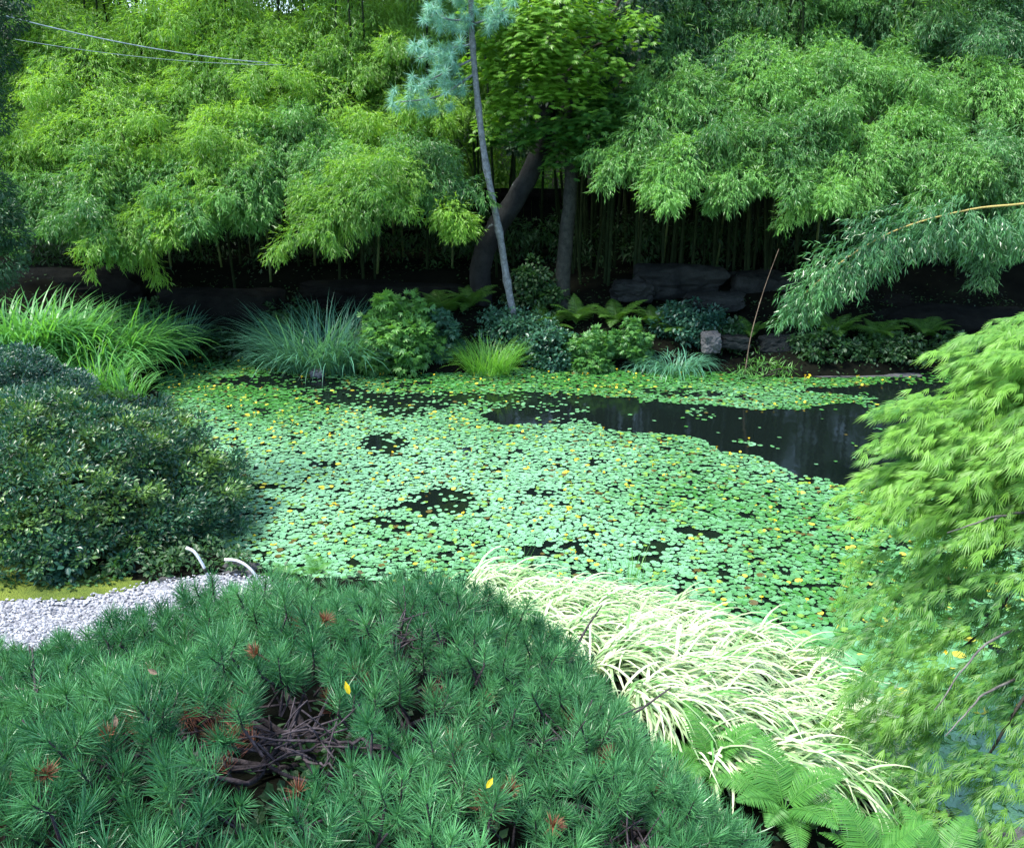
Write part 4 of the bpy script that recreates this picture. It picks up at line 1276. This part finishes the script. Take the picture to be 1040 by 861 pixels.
# ------------------------------------------------------------------ pale forest grass drift
def forest_grass():
    spots = []
    cl = [(-.32, 7.0), (-.05, 7.1), (.30, 7.0), (.62, 6.9), (.95, 6.7), (1.25, 6.45), (1.5, 6.2), (1.75, 5.95), (1.98, 5.65), (2.15, 5.3), (2.3, 4.95),
          (0.0, 6.6), (.35, 6.5), (.65, 6.3), (.95, 6.05), (1.25, 5.8), (1.5, 5.5), (1.75, 5.2), (1.95, 4.85), (2.1, 4.6),
          (.55, 5.9), (.8, 5.6), (1.05, 5.35), (1.3, 5.05), (1.55, 4.75), (1.75, 4.45), (1.85, 4.3), (.72, 5.15), (.95, 4.85), (1.2, 4.6), (1.42, 4.3), (1.5, 4.2), (.9, 4.5), (.22, 6.15), (.42, 5.6), (.62, 5.0), (.1, 5.75), (.75, 4.55), (1.1, 4.2), (-.4, 6.5), (-.1, 6.1)]
    for i, (x, y) in enumerate(cl):
        z = max(h1(x, y), .05) + .0
        t = thing('forest_grass', 'arching pale cream and green forest grass clump in the drift between pine and pond', 'grass clump', (x, y, z), 'pale forest grass drift')
        n = 105
        a = rng.uniform(0, 6.283, n); r = np.sqrt(rng.uniform(0, 1, n)) * .13
        P = np.stack([x + np.cos(a) * r, y + np.sin(a) * r, np.full(n, z)], 1)
        # all blades comb over toward the path light: east and to the front
        az = rng.normal(size=n) * .62 + R(-28 + rng.normal() * 16)
        L = rng.uniform(.34, .66, n)
        e0 = rng.uniform(.8, 1.4, n)
        dr = rng.uniform(1.6, 2.9, n)
        tint = np.clip(rng.normal(size=n) * .26 + .60 + (-.18 if y < 4.7 and x > 1.4 else 0), 0, 1)
        G = Geo(); G.blades(P, az, e0, L, rng.uniform(.018, .031, n), dr, tint, 8, .35, .8)
        G.build('blades', M['forest_grass'], t)
forest_grass()
# green reeds rising behind the pale grass
clump_at(640, 7.3, name='reed_clump', label='thin upright green reeds standing in the pads behind the pale grass', hgt=.42, wid=.22, n=60, mat='lime', W=.005, tint=.3, droop=(.1, .6))
clump_at(512, 7.45, name='reed_clump', label='sparse green reeds at the tip of the pale grass drift', hgt=.38, wid=.2, n=40, mat='lime', W=.005, tint=.3, droop=(.1, .6))

# near ferns and shrub at the foot of the grass
fern('pale green fern spreading in front of the forest grass', (1.42, 3.75, h1(1.42, 3.75) + .12), .42, 11, fr_near, 'near ferns')
fern('fresh fern half hidden between the pine edge and the forest grass', (1.1, 4.05, h1(1.1, 4.05) + .1), .36, 9, fr_near, 'near ferns')
fern('shaded fern at the bottom edge between the pine and the maple', (1.75, 3.35, h1(1.75, 3.35) + .05), .40, 10, fr_near, 'near ferns')
fern('small fern under the lowest maple sprays', (2.15, 3.5, h1(2.15, 3.5) + .05), .36, 9, fr_near, 'near ferns')
rock('rock', 'flat grey stone in the bottom corner below the maple', 'rock', (2.2, 3.0, h1(2.2, 3.0)), (.8, .5, .2), M['ledge'], 21)
rock('rock', 'rounded grey stone at the near waterline under the maple', 'rock', (2.75, 3.75, .25), (.5, .36, .3), M['ledge'], 22)
NG = Geo()
n = 70
cc = np.stack([rng.normal(size=n) * .22 - .72, rng.uniform(1.9, 3.3, n)], 1)
cc = np.concatenate([cc, np.stack([rng.uniform(-3.6, -2.3, 40), rng.uniform(6.9, 7.6, 40)], 1)])
cz = H(cc[:, 0], cc[:, 1]) + rng.uniform(.03, .16, len(cc))
clumpy(NG, np.column_stack([cc, cz]), np.full(len(cc), .09), 26, .05, .03, np.full(len(cc), .5), OVAL, .1, .8)
tag(NG.build('underbrush', M['deep']), 'dark round leaved creeper under the pine branches', 'creeper', kind='stuff')
# leaves lying in the pine gap
GL = []
for i, (px, py, lab) in enumerate([(355, 705, 'upright yellow leaf caught in the pine branches'), (494, 800, 'small yellow leaf beside the rust red dead shoot'), (160, 684, 'curled tan leaf resting on the pine needles'), (118, 738, 'curled brown leaf lying low on the pine')]):
    d_ = ray(px, py); best = at_z(px, py, 1.5)
    for s in np.linspace(1.5, 8, 400):
        p = np.array([0, 0, CAMH]) + d_ * s
        if p[2] <= h1(p[0], p[1]) + float(pine_h(p[None, :2])[0]) + .02: best = p; break
    G = Geo()
    D = norm(np.array([[rng.normal() * .4, .1, 1.0 if i == 0 else .3]]))
    G.leaves(np.zeros((1, 3)), D, np.array([[.1, -1., .5]]), [.055 if i == 0 else .04], [.02 if i == 0 else .018], [.5], OVAL)
    o = G.build('fallen_leaf', M['yellow'] if i < 2 else M['dead_stalk'], origin=None); o.location = best
    tag(o, lab, 'leaf')

# ------------------------------------------------------------------ laceleaf maple
def lace_maple():
    b = np.array([4.3, 3.9, 0.]); b[2] = h1(4.3, 3.4)
    b[1] = 3.4
    t = thing('laceleaf_maple', 'bright yellow green laceleaf maple with layered drooping feathery sprays', 'maple', b)
    G = Geo(); limb_tube(G, [b - [0, 0, .1], b + [-.1, .3, .6], b + [-.3, .8, 1.3], b + [-.4, 1.0, 1.9]], .07, .04, 14, 9)
    G.build('trunk', M['bark_brown'], t, smooth=True)
    hub = b + [-.4, 1.0, 1.9]
    # pads: (px, py, depth y, radius x, tint)
    pads = [
     (1030, 335, 5.3, .34), (965, 362, 5.3, .16), (1045, 372, 5.2, .34), (1060, 340, 5.4, .4),
     (985, 408, 5.2, .34), (905, 408, 5.15, .18), (925, 425, 5.1, .16), (1030, 420, 5.1, .4), (970, 448, 5.0, .36), (1020, 460, 5.0, .4),
     (898, 468, 5.05, .16), (940, 485, 5.0, .32), (990, 495, 4.9, .36), (1040, 505, 4.8, .4), (890, 492, 5.0, .16),
     (1035, 560, 4.7, .32), (960, 540, 4.9, .26), (905, 560, 4.95, .26), (885, 600, 4.9, .24), (935, 595, 4.8, .28), (880, 560, 5.0, .2),
     (1000, 590, 4.7, .28), (1040, 620, 4.5, .28), (880, 640, 4.75, .22), (925, 645, 4.65, .28), (980, 640, 4.55, .26),
     (890, 690, 4.5, .22), (930, 710, 4.4, .26), (900, 740, 4.3, .24), (960, 690, 4.4, .16), (940, 770, 4.15, .24), (905, 790, 4.1, .22), (950, 815, 3.95, .22),
     (1020, 690, 4.3, .16), (1040, 670, 4.3, .2), (915, 830, 3.9, .2), (1010, 830, 3.8, .14), (1035, 845, 3.7, .16), (880, 720, 4.4, .16), (990, 830, 3.9, .14),
     (1130, 360, 5.2, .45), (1150, 440, 4.9, .45), (1160, 530, 4.6, .42), (1140, 640, 4.3, .38), (1170, 400, 4.3, .42), (1200, 520, 4.0, .42), (1130, 330, 5.8, .4), (1210, 420, 5.0, .45), (1230, 640, 3.8, .36), (1150, 760, 4.0, .3),
     (1080, 420, 5.0, .45), (1090, 500, 4.8, .45), (1090, 600, 4.6, .4), (1090, 700, 4.3, .35)]
    G = Geo()
    for px, py, y, r in pads:
        c = at_y(px + 52, py + 8, y)
        # each pad is a set of thin feathery sprays fanning down and outward from its crest
        low = py > 535
        ns = int((26 if not low else 14) * (r / .3) ** 1.5)
        nz_lay = 3
        for k_ in range(ns):
            lay = k_ % nz_lay
            a = math.pi + .30 + .38 * rng.normal()
            lx0, ly0 = rng.uniform(-.9, .9) * r * 1.35, rng.uniform(-.9, .9) * r * .9
            o_ = c + np.array([lx0, ly0, .20 * lx0 + .14 * ly0 + (lay - 1) * .085 + rng.normal() * .02])
            ln = rng.uniform(.22, .46) * (.75 + r)
            dz = rng.uniform(.10, .34) if not low else rng.uniform(.25, .7)
            q1 = o_ + np.array([math.cos(a) * ln * .55, math.sin(a) * ln * .5, -.10 * ln * dz])
            q2 = o_ + np.array([math.cos(a) * ln, math.sin(a) * ln * .9, -.75 * ln * dz])
            ax = spline([o_, q1, q2], 8)
            m = 27 if not low else 18
            tt = rng.uniform(0, 1, m)
            P, T = along(ax, tt)
            P = P + np.stack([rng.normal(size=m) * .018, rng.normal(size=m) * .05 * (1.25 - tt), rng.normal(size=m) * .009], 1)
            D = norm(T + np.stack([rng.normal(size=m) * .22, rng.normal(size=m) * .38, rng.normal(size=m) * .12 - .20], 1))
            U = norm(np.array([-.1, -.3, 1.0]) + rdir(m) * .3)
            l_ = rng.uniform(.07, .14, m)
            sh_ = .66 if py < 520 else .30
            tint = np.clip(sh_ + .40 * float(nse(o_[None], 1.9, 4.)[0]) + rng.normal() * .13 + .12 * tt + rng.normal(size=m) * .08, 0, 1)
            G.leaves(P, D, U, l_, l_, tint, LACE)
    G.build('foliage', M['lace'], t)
    # limbs to the pads
    for i in range(0, len(pads), 3):
        px, py, y, r = pads[i]
        c = at_y(px + 52, py + 8, y) - [0, 0, .05]
        mid = (hub + c) / 2 + np.array([0, .1, .25])
        G = Geo(); pts = spline([hub, mid, c], 12); pts = pts + rng.normal(size=pts.shape) * .012
        G.tube(pts, np.linspace(.026, .006, len(pts)), 6); G.build('limb', M['bark'], t, smooth=True)
    for ctrl in ([(1045, 520, 4.7), (1015, 524, 4.6), (990, 532, 4.55), (962, 541, 4.6)], [(1015, 524, 4.6), (1000, 540, 4.55), (985, 556, 4.6)],
                 [(1030, 640, 4.4), (1002, 654, 4.2), (985, 672, 4.15), (970, 690, 4.1), (950, 722, 4.05)], [(1030, 690, 4.3), (1000, 705, 4.15), (985, 720, 4.1), (960, 748, 4.0)]):
        pts = spline([at_y(*q) for q in ctrl], 12)
        G = Geo(); G.tube(pts + rng.normal(size=pts.shape) * .003, np.linspace(.008, .003, len(pts)), 6); G.build('dead_twig', M['bark_twig'], t, smooth=True)
lace_maple()
